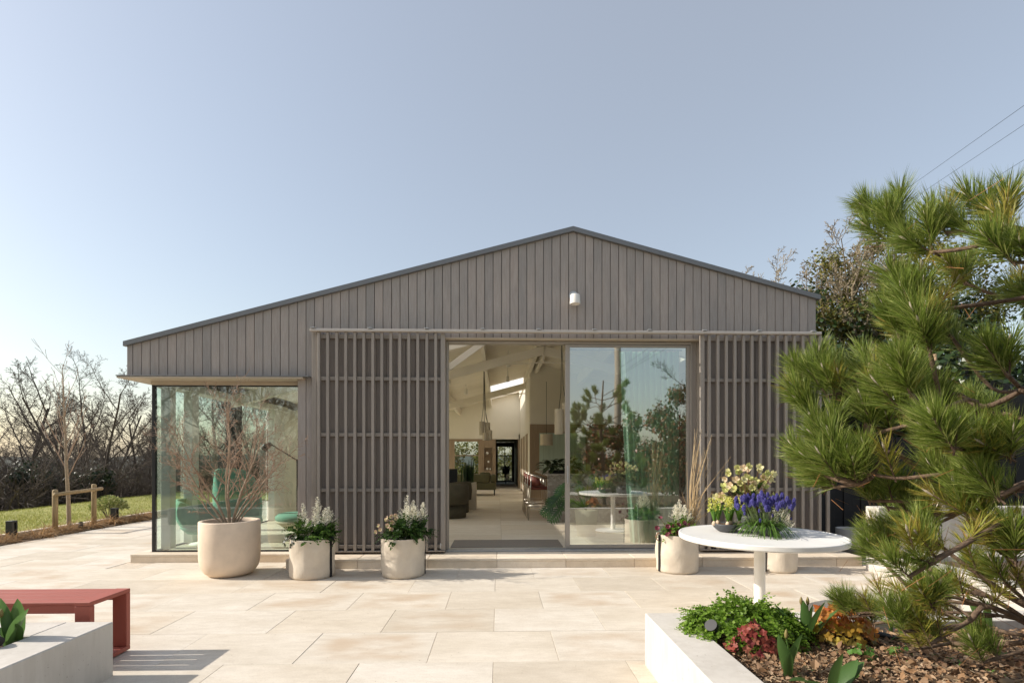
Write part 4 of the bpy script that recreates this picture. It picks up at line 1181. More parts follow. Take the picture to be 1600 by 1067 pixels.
m_or = M_leaf('orange_leaf', [(.52, .20, .035), (.60, .27, .06), (.44, .12, .03), (.58, .22, .05)], .5, .4)
m_ye = M_leaf('amber_leaf', [(.52, .36, .04), (.44, .26, .04), (.56, .42, .07)], .5, .4)
m_ol = M_leaf('olive_leaf', [(.16, .12, .025), (.12, .11, .025), (.22, .12, .04)], .5, .35)
heuchera((2.08, 3.05, .27), 'orange and amber leaved plant beside the tall tulip clump', [m_or, m_or, m_ye, m_ol], 170, .20, .13, .24, .040, 91)
m_rd = M_leaf('red_leaf', [(.28, .05, .045), (.36, .09, .06), (.20, .03, .04), (.40, .14, .09)], .5, .35)
heuchera((1.47, 2.88, .27), 'crimson leaved plant tucked under the fern mound', [m_rd], 90, .16, .11, .16, .030, 92)
m_st = M_leaf('strawberry_leaf', [(.11, .24, .04), (.15, .30, .05), (.09, .19, .035)], .5, .4)
heuchera((2.02, 2.80, .27), 'small fresh green leaved plant in front of the orange plant', [m_st], 26, .08, .06, .09, .024, 93, 3)
heuchera((2.24, 2.83, .27), 'tiny green seedling plant right of the small green plant', [m_st], 12, .05, .05, .05, .02, 94, 3)
q = MB(); rg = random.Random(95)
for i in range(90):
    x, y = rg.uniform(1.35, 3.3), rg.uniform(2.0, 3.2); o = V((x, y, .28))
    for k in range(rg.randint(3, 7)):
        a = rg.uniform(0, 6.28); blade(q, o, V((math.cos(a), math.sin(a), rg.uniform(.5, 1.6))), rg.uniform(.015, .05), rg.uniform(.003, .009), .6, 3, .2, rg)
tag(make('seedlings', q, m_st), kind='stuff', label='small green weeds sprouting through the leaf litter', cat='weeds')
# spotlights and cable
def spotlight(loc, label, d, parent=None):
    t_ = thing('garden_spotlight', label, 'spotlight', loc, 'black garden spotlights'); o = V(loc)
    d = V(d).normalized(); q = MB(); c_ = o + V((0, 0, .09))
    q.tube([c_ - d * .045, c_ + d * .045], .034, 20); q.tube([c_ + d * .0455, c_ + d * .052], [.036, .036], 20); b_ = make('lamp_head', q, m_blackp, t_); smooth_by_angle(b_)
    q = MB(); q.tube([o + V((0, 0, -.03)), o + V((0, 0, .06))], .008, 8); q.bbox(o.x - .04, o.x - .035, o.y - .012, o.y + .012, o.z + .04, o.z + .11, .001); q.bbox(o.x + .035, o.x + .04, o.y - .012, o.y + .012, o.z + .04, o.z + .11, .001); q.bbox(o.x - .04, o.x + .04, o.y - .012, o.y + .012, o.z + .035, o.z + .04, .001)
    make('bracket', q, m_blackp, t_)
spotlight((1.27, 2.98, .30), 'black garden spotlight nestled in the fern mound', (-.55, -.45, .6))
spotlight((-2.825, 2.93, .30), 'black garden spotlight under the tulips beside the bench', (1, -.3, -.45))
q = MB(); q.tube([(2.28, 3.10, .30), (2.34, 3.08, .315), (2.42, 3.07, .30)], [.018, .018, .016], 10); q.tube([(2.42, 3.07, .30), (2.55, 3.06, .295), (2.75, 3.02, .29), (3.1, 3.05, .285), (3.6, 2.9, .285)], .008, 8)
tag(make('irrigation_hose', q, m_blackp, smooth=True, loc=(2.3, 3.1, .3)), 'black irrigation hose with a fitting lying on the leaf litter', 'hose')
q = MB(); a = V((2.44, 2.42, .305)); blade(q, a, V((1, .15, .1)), .13, .028, .3, 6, .3, R)
tag(make('fallen_leaf', q, M_leaf('big_dead_leaf', [(.26, .17, .08)], .6, .2), loc=a[:]), 'large dead leaf lying on the leaf litter', 'leaf')

# ------------------------------------------------------------------ left border
def grass_clump(seed, n_=200):
    rg = random.Random(seed); q = MB()
    for i in range(n_):
        a = rg.uniform(0, 6.28); b_ = V((rg.uniform(-.08, .08), rg.uniform(-.12, .12), 0))
        blade(q, b_, V((math.cos(a) * rg.uniform(.3, 1.5), math.sin(a) * rg.uniform(.3, 1.5), 1)), rg.uniform(.12, .26), .0035, rg.uniform(.8, 2.2), 4, .2, rg, [.9, 1, .8, .1])
    return q
m_dry = M_leaf('dry_grass_blade', [(.40, .25, .12), (.50, .33, .17), (.32, .19, .09), (.46, .32, .18)], .7, .3, .2)
cl = [mesh('dry_grass_clump', grass_clump(s_), m_dry) for s_ in (1, 2, 3)]
rg = random.Random(6)
for i in range(30):
    o = piece('dry_grass_clump', cl[i % 3], None, (-8.24 + rg.uniform(-.14, .1), 7.6 + .21 * i + rg.uniform(-.1, .1), .01), (0, 0, rg.uniform(0, 6)), rg.uniform(1.1, 1.7))
    tag(o, 'tan clump of dry grass in the border along the terrace edge', 'grass clump', 'dry grass clumps in the border')
def bollard(x, y, label):
    t_ = thing('bollard_light', label, 'bollard light', (x, y, 0), 'black bollard lights along the border')
    q = MB(); q.bbox(x - .055, x + .055, y - .055, y - .03, 0, .33, .003); q.bbox(x - .055, x + .055, y + .03, y + .055, 0, .33, .003); q.bbox(x - .055, x + .055, y - .0295, y + .0295, 0, .06, .003); q.bbox(x - .055, x + .055, y - .0295, y + .0295, .30, .33, .003); q.bbox(x - .055, x - .04, y - .0295, y + .0295, .06, .30, .003)
    make('housing', q, m_black, t_)
    q = MB(); q.box(x - .039, x + .02, y - .0295, y + .0295, .061, .299); make('diffuser', q, M_plain('frosted_diffuser', (.16, .15, .14), .5, .05), t_)
bollard(-8.5 + .12, 9.05, 'black bollard light at the far left end of the border')
bollard(-8.33, 11.35, 'black bollard light in front of the variegated shrub')
spotlight((-8.25, 10.35, .0), 'black garden spotlight at the foot of the staked tree', (-.3, .4, .9))
m_stake = M_plain('round_timber_stake', (.33, .24, .13), .8, .2, 12, .2, stretch=(4, 4, .4))
t_ = thing('tree_stake_frame', 'wooden stake frame with a crossbar around the young tree', 'tree stakes', (-8.3, 10.2, 0))
for yy in (9.8, 10.72):
    q = MB(); q.lathe([(.045, -.02), (.045, .80 if yy < 10 else .86), (.03, .82 if yy < 10 else .88), (.001, .82 if yy < 10 else .88)], (-8.28, yy, 0), 14); make('stake', q, m_stake, t_, True)
q = MB(); q.tube([(-8.22, 9.72, .73), (-8.22, 10.85, .78)], .035, 12); make('crossbar', q, m_stake, t_, True)
t_ = thing('young_tree', 'slender leafless young tree tied between wooden stakes', 'tree', (-8.42, 10.28, 0))
tr, cr = MB(), MB(); rg = random.Random(23)
PY_ = dict(seg=[10, 5, 3], wob=[.03, .09, .15], up=[.05, .10, .1], tap=[.16, .3, .4], kids=[19, 3], start=[.32, .25], ang=[.62, .5], len=[.40, .45], rr=[.42, .6], sides=[9, 5, 4], split=1, rmin=.003)
grow(tr, cr, V((-8.42, 10.28, -.02)), V((.01, 0, 1)), 3.2, .040, 0, PY_, rg)
make('trunk', tr, m_maple, t_, True); make('crown', cr, m_maple_twig, t_)
# variegated shrub in its pot
t_ = thing('variegated_shrub', 'rounded cream and green variegated shrub beside the lawn', 'shrub', (-8.75, 11.75, .02))
q = MB(); rg = random.Random(33)
for i in range(1500):
    d = rv(rg); d.z = abs(d.z) * 1.0 - .15
    p = V((-8.75, 11.75, .30)) + V((d.x * .36, d.y * .36, d.z * .30)) * (rg.random() ** .4) 
    e = (d + rv(rg) * .7).normalized(); q.diamond(p, e, e.cross(rv(rg)).normalized(), .055, .014)
make('foliage', q, M_leaf('variegated_leaf', [(.42, .42, .16), (.16, .22, .05), (.50, .48, .24), (.22, .28, .07)], .5, .3), t_)
q = MB(); 
for k in range(7):
    a = k * .9; q.tube([(-8.75, 11.75, .0), (-8.75 + .1 * math.cos(a), 11.75 + .1 * math.sin(a), .2), (-8.75 + .22 * math.cos(a), 11.75 + .22 * math.sin(a), .4)], .008, 4)
make('stems', q, m_twig, t_)

# ------------------------------------------------------------------ pine
PT = V((2.52, 1.95, .26))
pine = thing('pine_tree', 'long needled pine tree in the raised planter at the right of the terrace', 'tree', PT[:])
ANCH = [(1.78,2.30,2.51),(1.82,2.20,2.42),(1.83,2.40,2.65),(1.86,2.10,2.47),(1.89,2.00,2.37),(2.00,2.20,2.56),(1.99,2.00,2.42),(2.02,1.95,2.42),(1.94,1.90,2.27),(1.94,2.30,2.56),(2.04,2.10,2.54),(1.73,2.10,2.09),(1.73,2.20,2.07),(1.70,2.00,1.97),(1.79,2.20,2.22),(1.99,2.30,2.20),(2.40,2.30,2.24),(2.41,2.40,2.30),(2.31,2.50,2.40),(2.06,2.30,2.09),(1.51,2.50,1.89),(1.55,2.40,1.82),(1.72,2.50,1.91),(1.73,2.40,1.84),(1.48,2.40,1.75),(1.66,2.50,1.98),(1.48,2.30,1.59),(1.68,2.40,1.63),(1.69,2.30,1.67),(1.49,2.20,1.49),(1.69,2.20,1.55),(1.74,2.20,1.66),(1.76,2.50,1.76),(1.47,2.40,1.47),(1.46,2.20,1.44),(1.57,2.20,1.41),(1.64,2.10,1.44),(1.53,2.40,1.38),(1.78,2.10,1.76),(1.77,2.00,1.64),(1.76,1.90,1.55),(2.12,2.20,1.75),(2.21,2.20,1.72),(2.19,2.10,1.81),(2.25,2.30,1.85),(2.06,2.30,1.82),(1.88,2.30,1.62),(1.89,2.20,1.55),(1.75,1.95,1.46),(1.78,1.85,1.48),(1.83,1.80,1.52),(1.88,1.80,1.43),(1.78,1.80,1.38),(2.08,2.00,1.64),(1.87,2.00,1.38),(1.88,2.30,1.32),(1.95,2.20,1.35),(1.83,2.20,1.47),(1.84,2.40,1.29),(1.75,2.40,1.32),(1.89,2.50,1.11),(1.87,2.40,1.04),(1.85,2.50,1.05),(2.02,2.50,1.14),(1.91,2.30,1.04),(2.06,2.40,1.20),(1.76,1.90,1.30),(1.80,1.80,1.28),(1.88,1.80,1.26),(1.83,1.90,1.21),(1.85,1.80,1.15),(1.88,2.10,0.99),(1.83,2.10,0.93),(1.90,2.00,1.06),(1.91,1.90,1.05),(1.93,1.85,0.99),(1.95,2.00,0.93),(1.94,2.30,0.75),(2.03,2.30,0.69),(2.03,2.20,0.78),(2.05,2.10,0.76),(2.06,2.00,0.79),(1.93,2.35,0.71),(2.08,2.00,0.87),(2.11,2.10,0.83)]
ANCH = [V((x + .02, y + (.45 if z < .9 else 0), z - (.20 if z < .9 else .13))) for x, y, z in ANCH]
rg = random.Random(101)
for i in range(22):      # fill the body of the crown
    y = rg.uniform(1.75, 2.55); k_ = rg.uniform(.80, 1.03); z = rg.uniform(.95, 1.85)
    z = min(z, 1.39 + .38 * y)
    if z > 1.7 and k_ < .92 and rg.random() < .7: continue
    ANCH.append(V((k_ * y, y, z)))
for i in range(64):      # the sides of the crown turned away from the terrace
    a = rg.uniform(-2.6, 1.0); z = .7 + 2.45 * (i / 64); rr = (1.05 - .28 * max(0, z - 1.6)) * rg.uniform(.45, 1)
    p = V((PT.x + math.cos(a) * rr, PT.y + math.sin(a) * rr * .9, z))
    if p.x < 1.2 * p.y: p.x = 1.2 * p.y + .1 * rg.random()
    ANCH.append(p)
for i in range(16):      # low sprays over the bed
    y = rg.uniform(1.9, 2.75); ANCH.append(V((rg.uniform(.80, 1.02) * y, y, rg.uniform(.46, .86))))
def axis(z): return V((PT.x + .03 * math.sin(z * 2.2), PT.y + .04 * math.sin(z * 1.7 + 1), z))
tz = [.2 + .1 * i for i in range(32)]
tr = MB(); tr.tube([axis(z) for z in tz], [.062 - .0155 * (z - .2) for z in tz], 12)
make('trunk', tr, m_pinebark, pine, True)
nodes = []           # [pos, parent index or None, trunk flag]
for z in tz[3:]: nodes.append([axis(z), None])
ntr = len(nodes)
def dist_axis(p): return (p - axis(p.z)).length
for a in sorted(ANCH, key=dist_axis):
    da = dist_axis(a); best = None
    for i, (p, par) in enumerate(nodes):
        if i >= ntr and dist_axis(p) > da - .10: continue
        if p.z > a.z + .18: continue
        want = a.z - .45 * da if i < ntr else p.z
        c_ = (a - p).length + (abs(p.z - max(.45, want)) * .9 + .12 if i < ntr else 0) + .35 * max(0, p.z - a.z)
        if best is None or c_ < best[0]: best = (c_, i)
    par = best[1]; p0 = nodes[par][0]
    L = (a - p0).length; k = max(1, int(L / .22)); last = par
    for j in range(1, k + 1):
        t = j / k; q_ = p0.lerp(a, t) + V((rg.uniform(-.02, .02), rg.uniform(-.02, .02), -.10 * L * math.sin(PI * t))) * (1 if j < k else 0)
        nodes.append([q_ if j < k else a.copy(), last]); last = len(nodes) - 1
load = [0] * len(nodes); kids = [[] for _ in nodes]
for i in range(len(nodes) - 1, ntr - 1, -1):
    load[i] = max(load[i], 1)
    load[nodes[i][1]] += load[i]; kids[nodes[i][1]].append(i)
def brad(i): return min(.026, .0048 + .0030 * math.sqrt(load[i]))
nb = 0
starts = [(t_, c) for t_ in range(ntr) for c in kids[t_]]
while starts:
    s0, c = starts.pop(); chain = [s0, c]
    while kids[chain[-1]]:
        ks = sorted(kids[chain[-1]], key=lambda i: -load[i]); 
        for o_ in ks[1:]: starts.append((chain[-1], o_))
        chain.append(ks[0])
    pts = [nodes[i][0] for i in chain]; rad = [brad(chain[1])] + [brad(i) for i in chain[1:]]
    # smooth the chain
    P2 = []; R2 = []
    for i in range(len(pts) - 1):
        p0 = pts[max(0, i - 1)]; p1 = pts[i]; p2 = pts[i + 1]; p3 = pts[min(len(pts) - 1, i + 2)]
        for s_ in range(4):
            t = s_ / 4
            P2.append(.5 * ((2 * p1) + (p2 - p0) * t + (2 * p0 - 5 * p1 + 4 * p2 - p3) * t * t + (3 * p1 - p0 - 3 * p2 + p3) * t ** 3)); R2.append(rad[i] * (1 - t) + rad[i + 1] * t)
    P2.append(pts[-1]); R2.append(rad[-1] * .8)
    q = MB(); q.tube(P2, [r_ * rg.uniform(.9, 1.12) for r_ in R2], 7, False); make('branch', q, m_pinebark, pine, True); nb += 1
# needle tufts
m_needle = M_leaf('pine_needle', [(.13, .19, .025), (.19, .26, .04), (.28, .345, .07), (.085, .14, .022), (.40, .43, .13)], .45, .40, .4)
m_needle_old = M_leaf('old_pine_needle', [(.26, .27, .035), (.33, .29, .05), (.19, .22, .03), (.40, .29, .07)], .5, .3, .4)
m_bud = M_plain('pine_bud', (.42, .36, .28), .8, .2, 40)
def tuft(seed, n_, axis_l, nl):
    rg = random.Random(seed); q = MB()
    for i in range(n_):
        t = rg.random() ** .75; z = axis_l * t
        a = rg.uniform(0, 2 * PI)
        sp = (1.0 - .62 * t) * rg.uniform(.65, 1.1)
        d = V((math.cos(a) * sp, math.sin(a) * sp, .75)).normalized()
        L = nl * rg.uniform(.58, 1.15); w = .00122
        p = V((math.cos(a) * .004, math.sin(a) * .004, z)); sd = d.cross(rv(rg)).normalized()
        for pr in range(2):   # needles stand in pairs
            dd = (d + rv(rg) * .06).normalized()
            m_ = p + dd * L * .55; e = p + dd * L + V((rg.uniform(-.012, .012), rg.uniform(-.012, .012), rg.uniform(-.012, .012)))
            q.add([(p - sd * w)[:], (p + sd * w)[:], (m_ + sd * w)[:], (m_ - sd * w)[:], e[:]], [(0, 1, 2, 3), (3, 2, 4)])
    q.m = 1
    q.tube([V((0, 0, -.02)), V((0, 0, axis_l * .95))], [.0045, .0035], 5)
    q.m = 2
    q.tube([V((0, 0, axis_l * .93)), V((0, 0, axis_l + .02)), V((0, 0, axis_l + .04))], [.0042, .0052, .001], 6)
    return q
TUB = [tuft(s_, 165, .14, .132) for s_ in (1, 2, 3, 4)]
TOB = [tuft(s_, 85, .16, .12) for s_ in (5, 6)]
TU = [mesh('needle_tuft', t_, [m_needle, m_pinebark, m_bud]) for t_ in TUB]
TO = [mesh('needle_tuft', t_, [m_needle_old, m_pinebark, m_bud]) for t_ in TOB]
REST = MB()
def rest_tuft(p, e, s_):
    t_ = rg.choice(TUB); M_ = Matrix.LocRotScale(p, e, V((s_, s_, s_)))
    o_ = len(REST.v); REST.v.extend([(M_ @ V(v_))[:] for v_ in t_.v]); REST.f.extend([[i_ + o_ for i_ in f_] for f_ in t_.f]); REST.mi.extend(t_.mi)
cnt = 0
for i in range(ntr, len(nodes)):
    p, par = nodes[i]
    leafy = not kids[i]
    if not leafy: continue
    ax = axis(p.z); out = (p - nodes[par][0]).normalized()
    rad_ = (p - ax); rad_.z = 0; rad_ = rad_.normalized() if rad_.length > .01 else V((1, 0, 0))
    hid = p.x > 1.07 * p.y
    for k in range(4 if not hid else 3):
        d = (out * .35 + rad_ * .3 + V((0, 0, 1.0)) + rv(rg) * (.25 if k == 0 else .7)).normalized()
        off = V((0, 0, 0)) if k == 0 else (d * rg.uniform(-.02, .03) - out * rg.uniform(.0, .10))
        s_ = rg.uniform(.85, 1.12) * (1 if k == 0 else .88)
        e = d.to_track_quat('Z', 'Y').to_euler()
        if p.z < 1.3 and not hid and k >= 3: continue
        if p.z < 1.0: s_ *= .82
        old = k == 3 or (p.z < 1.25 and rg.random() < .35)
        if hid or cnt >= 285 or k == 3 and rg.random() < .6: rest_tuft(p + off, e, s_); continue
        piece('needle_tuft', rg.choice(TO if old else TU), pine, p + off, e, s_); cnt += 1
tag(make('needles', REST, [m_needle, m_pinebark, m_bud], pine), kind='stuff')
# tufts along the inner branches
for i in range(ntr, len(nodes)):
    if kids[i] and cnt < 300 and rg.random() < .5 and nodes[i][0].x < 1.07 * nodes[i][0].y:
        p = nodes[i][0]; d = (rv(rg) * .7 + V((0, 0, .8))).normalized(); piece('needle_tuft', rg.choice(TO), pine, p, d.to_track_quat('Z', 'Y').to_euler(), rg.uniform(.7, .95)); cnt += 1
dead = MB()
for i in range(260):
    p = nodes[rg.randrange(ntr, len(nodes))][0] + rv(rg) * .12; d = (rv(rg) + V((0, 0, -.8))).normalized()
    dead.tube([p, p + d * rg.uniform(.06, .13)], .0009, 3, False)
tag(make('dead_needles', dead, M_plain('rust_needle', (.34, .15, .05), .7, .3, 5), pine), kind='stuff')

# ------------------------------------------------------------------ bare trees
PB1 = dict(seg=[8, 7, 5, 4, 3], wob=[.06, .13, .18, .25, .3], up=[.05, .05, .03, .0, -.02], tap=[.45, .35, .35, .4, .5], kids=[10, 9, 8, 6], start=[.22, .2, .12, .1], ang=[.75, .65, .7, .7],
           len=[.62, .52, .48, .5], rr=[.55, .5, .5, .6], sides=[8, 6, 4, 3, 3], split=2, rmin=.0048)
def bare_tree(seed, H, P=PB1, lean=(0, 0), stems=1, spread=.5, r0=.12):
    rg = random.Random(seed)
    t_ = thing('bare_tree', 'bare brown tree', 'tree', (0, 0, 0))
    tr, cr = MB(), MB()
    for s_ in range(stems):
        a = 2 * PI * s_ / stems + seed; k = spread if stems > 1 else 0
        grow(tr, cr, V((.1 * math.cos(a) * k, .1 * math.sin(a) * k, -.3)), V((lean[0] + k * math.cos(a), lean[1] + k * math.sin(a), 1)).normalized(), H * (.66 if stems == 1 else .6) * rg.uniform(.9, 1.1), r0 / (stems ** .4), 0, P, rg)
    make('trunk', tr, m_bark, t_, True); make('crown', cr, m_twig, t_)
    return t_
TS = dict(PB1); TS['kids'] = [8, 8, 7, 6]
protos = [bare_tree(1, 9.0, stems=4, P=TS), bare_tree(2, 8.5, lean=(.15, 0), stems=1), bare_tree(3, 8.5, stems=3, P=TS, spread=.7)]
places = [(-16.5, 21.5, 0, .80, 0), (-20.5, 22.5, 1.2, .80, 1), (-17.6, 25.5, 2.2, .85, 2), (-23.5, 27.0, 4, .85, 0), (-20.5, 30, .6, .9, 2), (-26.5, 32.5, 3, 1.0, 1), (-16.5, 30.5, 5, .9, 1), (-25.5, 25.5, 2, .8, 2),
          (-12.5, 28, .4, .85, 0), (-9.3, 30, 1.7, .9, 2), (-22.5, 37, 2.9, 1.05, 0), (-31, 37, 1, 1.1, 2), (-15, 38, 3.3, 1.1, 2), (-7, 36, 4.4, 1.0, 0), (-17.2, 18.2, 4.1, .48, 2), (-20.0, 19.0, 5.5, .48, 0)]
LBW = 'leafless brown tree in the wood beyond the lawn'
used = set()
for (x, y, rz_, sc, k) in places:
    sc *= 1.12
    loc = (x, y, gz(x, y) - .1)
    if k not in used:
        o = protos[k]; used.add(k); o.location = loc; o.rotation_euler = (0, 0, rz_); o.scale = (sc,) * 3
    else: o = copy_tree(protos[k], loc, rz_, sc)
    own = {(-16.5, 21.5): 'bare multi stemmed tree between the staked young tree and the house corner', (-20.5, 22.5): 'bare single trunked tree beyond the lawn at the far left edge', (-17.2, 18.2): 'small bare tree at the edge of the lawn, far left', (-12.5, 28): 'bare tree seen through both panes of the corner window'}
    tag(o, own.get((x, y), LBW), 'tree', 'bare trees beyond the lawn')
for (x, y, rz_, sc, k) in [(-10.5, -9, .3, 1.05, 0), (-14, -7, 1.3, 1.1, 1), (-13, -12, 2.3, 1.2, 2), (-17, -10, 3.0, 1.2, 0), (-9, -14, 4.4, 1.3, 1), (-19, -4, 5, 1.2, 2), (-6.5, -13, .9, 1.2, 2), (-22, -9, 2, 1.3, 1), (1, -15, .9, .7, 1), (9.6, -6, 3.9, .9, 0)]:
    tag(copy_tree(protos[k], (x, y, gz(x, y) - .1), rz_, sc), 'leafless tree in the garden opposite the house, seen reflected in the glass', 'tree', 'bare trees opposite the house')
# thicket at the foot of the wood
rg = random.Random(44)
for (x0, x1, y0, y1, n_, nm) in ((-25, -14.9, 16.0, 21.5, 620, 'tangled brown undergrowth at the edge of the wood'), (-21, -5.5, 22, 30, 620, 'tangled brown undergrowth behind the lawn'), (-20, -6, -11, -8, 420, 'tangled brown undergrowth opposite the house')):
    q = MB()
    for i in range(n_):
        x, y = rg.uniform(x0, x1), rg.uniform(y0, y1); z = gz(x, y) - .1
        for s_ in range(rg.randint(3, 6)):
            d = (rv(rg) * .75 + V((0, 0, .8))).normalized(); L = rg.uniform(.9, 2.6); p = V((x, y, z))
            e1 = p + d * L * .5; d2 = (d + rv(rg) * .5).normalized(); e2 = e1 + d2 * L * .5
            q.tube([p, e1, e2], [.016, .011, .004], 3, False)
            for k in range(7):
                b_ = p.lerp(e1, rg.uniform(.3, 1)) if k < 3 else e1.lerp(e2, rg.random()); dd = (d2 + rv(rg) * .9).normalized(); q.tube([b_, b_ + dd * L * rg.uniform(.15, .35)], [.006, .004], 3, False)
    tag(make('undergrowth', q, m_twig), kind='stuff', label=nm, cat='undergrowth')

# ------------------------------------------------------------------ leafy masses
def leaf_mass(q, c, r, n_, size, rg, shell=.55, flat=1.0, asp=.38):
    c = V(c)
    # lumpy: leaves gather round sub-centres
    lumps = [(c + V((d.x * r[0], d.y * r[1], d.z * r[2])) * rg.uniform(.45, .95), rg.uniform(.22, .42)) for d in (rv(rg) for _ in range(26))]
    rm = (r[0] + r[1] + r[2]) / 3
    for i in range(n_):
        lc, lr = lumps[rg.randrange(len(lumps))]
        d = rv(rg); p = lc + d * (lr * rm * (rg.random() ** .45))
        if p.z < c.z - r[2]: continue
        nn = (d + rv(rg) * .8 + V((0, 0, .35))).normalized(); e = nn.orthogonal().normalized(); e.rotate(Matrix.Rotation(rg.uniform(0, 6.28), 3, nn))
        q.diamond(p, e, e.cross(nn).normalized(), size * rg.uniform(.7, 1.3), size * asp)
def bush(name, label, cat, loc, r, n_, size, m, seed, group=None, core=True, asp=.38):
    rg = random.Random(seed); t_ = thing(name, label, cat, loc, group); q = MB()
    leaf_mass(q, (loc[0], loc[1], loc[2] + r[2]), r, n_, size, rg, asp=asp)
    make('foliage', q, m, t_)
    st = MB()
    for i in range(9):
        d = rv(rg); d.z = abs(d.z) + .6; d.normalize(); p = V(loc)
        e = p + V((d.x * r[0], d.y * r[1], d.z * r[2] * 1.3)); st.tube([p, p.lerp(e, .5) + rv(rg) * .1, e], [.035, .022, .008], 5, False)
    make('stems', st, m_bark, t_)
    return t_
m_ivy = M_leaf('ivy_leaf', [(.022, .045, .012), (.035, .065, .016), (.05, .085, .02), (.028, .05, .016), (.075, .10, .03)], .35, .2, .5)
m_ever = M_leaf('evergreen_leaf', [(.016, .032, .010), (.026, .048, .014), (.04, .065, .018)], .4, .15, .5)
m_olive = M_leaf('olive_green_leaf', [(.15, .15, .03), (.20, .19, .04), (.10, .12, .025), (.26, .22, .06)], .5, .35, .3)
m_photo = M_leaf('red_tipped_leaf', [(.05, .085, .02), (.07, .11, .025), (.30, .075, .035), (.09, .13, .03), (.24, .09, .04)], .4, .3, .5)
for i, (x, y, r_, lb) in enumerate(((-16.6, 18.6, (1.1, 1.0, .85), 'dark evergreen bush at the wood edge behind the young tree'), (-15.2, 19.6, (.8, .8, .7), 'low dark evergreen bush at the wood edge behind the variegated shrub'), (-18.5, 21, (1.6, 1.5, 1.2), 'dark evergreen bush deep under the bare trees'))):
    bush('evergreen_bush', lb, 'bush', (x, y, gz(x, y)), r_, 2600, .11, m_ever, 200 + i)
# bank of ivy and climbers to the right of the house
iv = [(6.4, 10.2, .2, (1.7, 1.2, 1.85), 12000), (9.2, 10.0, .3, (2.0, 1.3, 2.2), 13000), (12.4, 10.4, .3, (2.2, 1.4, 2.5), 10000), (7.8, 12.3, .8, (2.2, 1.3, 2.35), 8000), (15.2, 11.6, .5, (2.6, 1.5, 2.9), 6000)]
ivl = ['ivy clad hedge bank directly right of the house', 'ivy clad hedge bank behind the middle of the pine', 'ivy clad hedge bank near the right edge, behind the pine', 'tall ivy bank rising behind the house corner', 'far end of the ivy bank at the right']
for i, (x, y, z, r_, n_) in enumerate(iv):
    bush('ivy_bank', ivl[i], 'hedge', (x, y, z), r_, n_, .115, m_ivy, 300 + i, asp=.42)
core = MB(); rg = random.Random(12)  # solid near-black core that makes the bank opaque
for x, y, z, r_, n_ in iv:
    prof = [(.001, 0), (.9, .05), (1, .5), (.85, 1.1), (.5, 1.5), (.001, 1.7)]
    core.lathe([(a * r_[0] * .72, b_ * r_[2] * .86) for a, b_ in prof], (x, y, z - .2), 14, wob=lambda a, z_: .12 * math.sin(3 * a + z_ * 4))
tag(make('hedge_core', core, M_plain('dark_hedge_core', (.022, .018, .012), .95, .4, 6), smooth=True), kind='stuff', label='solid dark core inside the ivy bank', cat='hedge')
# tree smothered in ivy and bare tree behind the house
t_ = bare_tree(9, 9.5, dict(PB1, kids=[14, 11, 9, 6], rmin=.006, start=[.3, .15, .1, .1], wob=[.06, .12, .16, .2, .25]), lean=(-.12, 0), stems=3, spread=.42)
t_.location = (9.5, 14.0, .6); t_.scale = (1.02, 1.02, 1.02)
tag(t_, 'bare spreading tree rising behind the right end of the roof', 'tree')
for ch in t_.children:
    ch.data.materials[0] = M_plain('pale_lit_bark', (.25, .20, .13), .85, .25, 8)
for i, (x, y, z, r_, n_) in enumerate(((8.7, 12.9, 2.7, (1.6, 1.0, 1.9), 13000), (10.2, 13.3, 3.2, (1.1, .9, 2.1), 10000), (12.0, 13.5, 3.2, (1.6, 1.0, 2.3), 9000))):
    bush('climber_growth', ['olive green climber low in the bare tree by the roof corner', 'tall olive green climber covering the bare tree trunk', 'olive green climber behind the top of the pine'][i], 'climber', (x, y, z), r_, n_, .085, m_olive, 320 + i)
for i, (x, y, z0, z1, dx) in enumerate(((6.62, 8.9, 1.8, 3.35, .1), (7.0, 8.95, 2.0, 3.3, .05), (7.75, 8.9, 1.9, 3.25, .0))):
    q = MB(); q.tube([(x - dx, y, z0), (x - dx * .4, y, (z0 + z1) / 2), (x, y, z1)], [.05, .045, .042], 10)
    tag(make('cut_stump', q, M_plain('cut_wood', (.40, .26, .16), .8, .3, 20, .3), smooth=True, loc=(x - dx, y, z0)), ['leaning sawn off stem sticking out of the ivy, left one', 'thin sawn off stem sticking out of the ivy, between two thicker ones', 'upright sawn off stem sticking out of the ivy, right one'][i], 'stump', None)
# dark boarded fence in the shade
fence = thing('dark_fence', 'dark stained board fence in deep shade right of the house', 'fence', (6.5, 8.25, 0))
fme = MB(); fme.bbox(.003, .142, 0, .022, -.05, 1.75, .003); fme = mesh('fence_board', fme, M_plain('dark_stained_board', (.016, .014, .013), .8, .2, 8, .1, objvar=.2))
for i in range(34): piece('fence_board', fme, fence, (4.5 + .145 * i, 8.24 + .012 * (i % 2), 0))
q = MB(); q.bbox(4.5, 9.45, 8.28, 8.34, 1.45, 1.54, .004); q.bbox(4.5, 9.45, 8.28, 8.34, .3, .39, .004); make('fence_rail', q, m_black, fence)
q = MB()
q.add([(4.76, 7.0, .004), (9, 7.0, .004), (9, 8.24, .004), (4.76, 8.24, .004)], [(0, 1, 2, 3)])
rg = random.Random(8)
tag(make('gravel', q, M_plain('dark_gravel', (.10, .085, .07), .95, .5, 60, .8)), kind='structure', label='dark gravel strip in front of the fence')
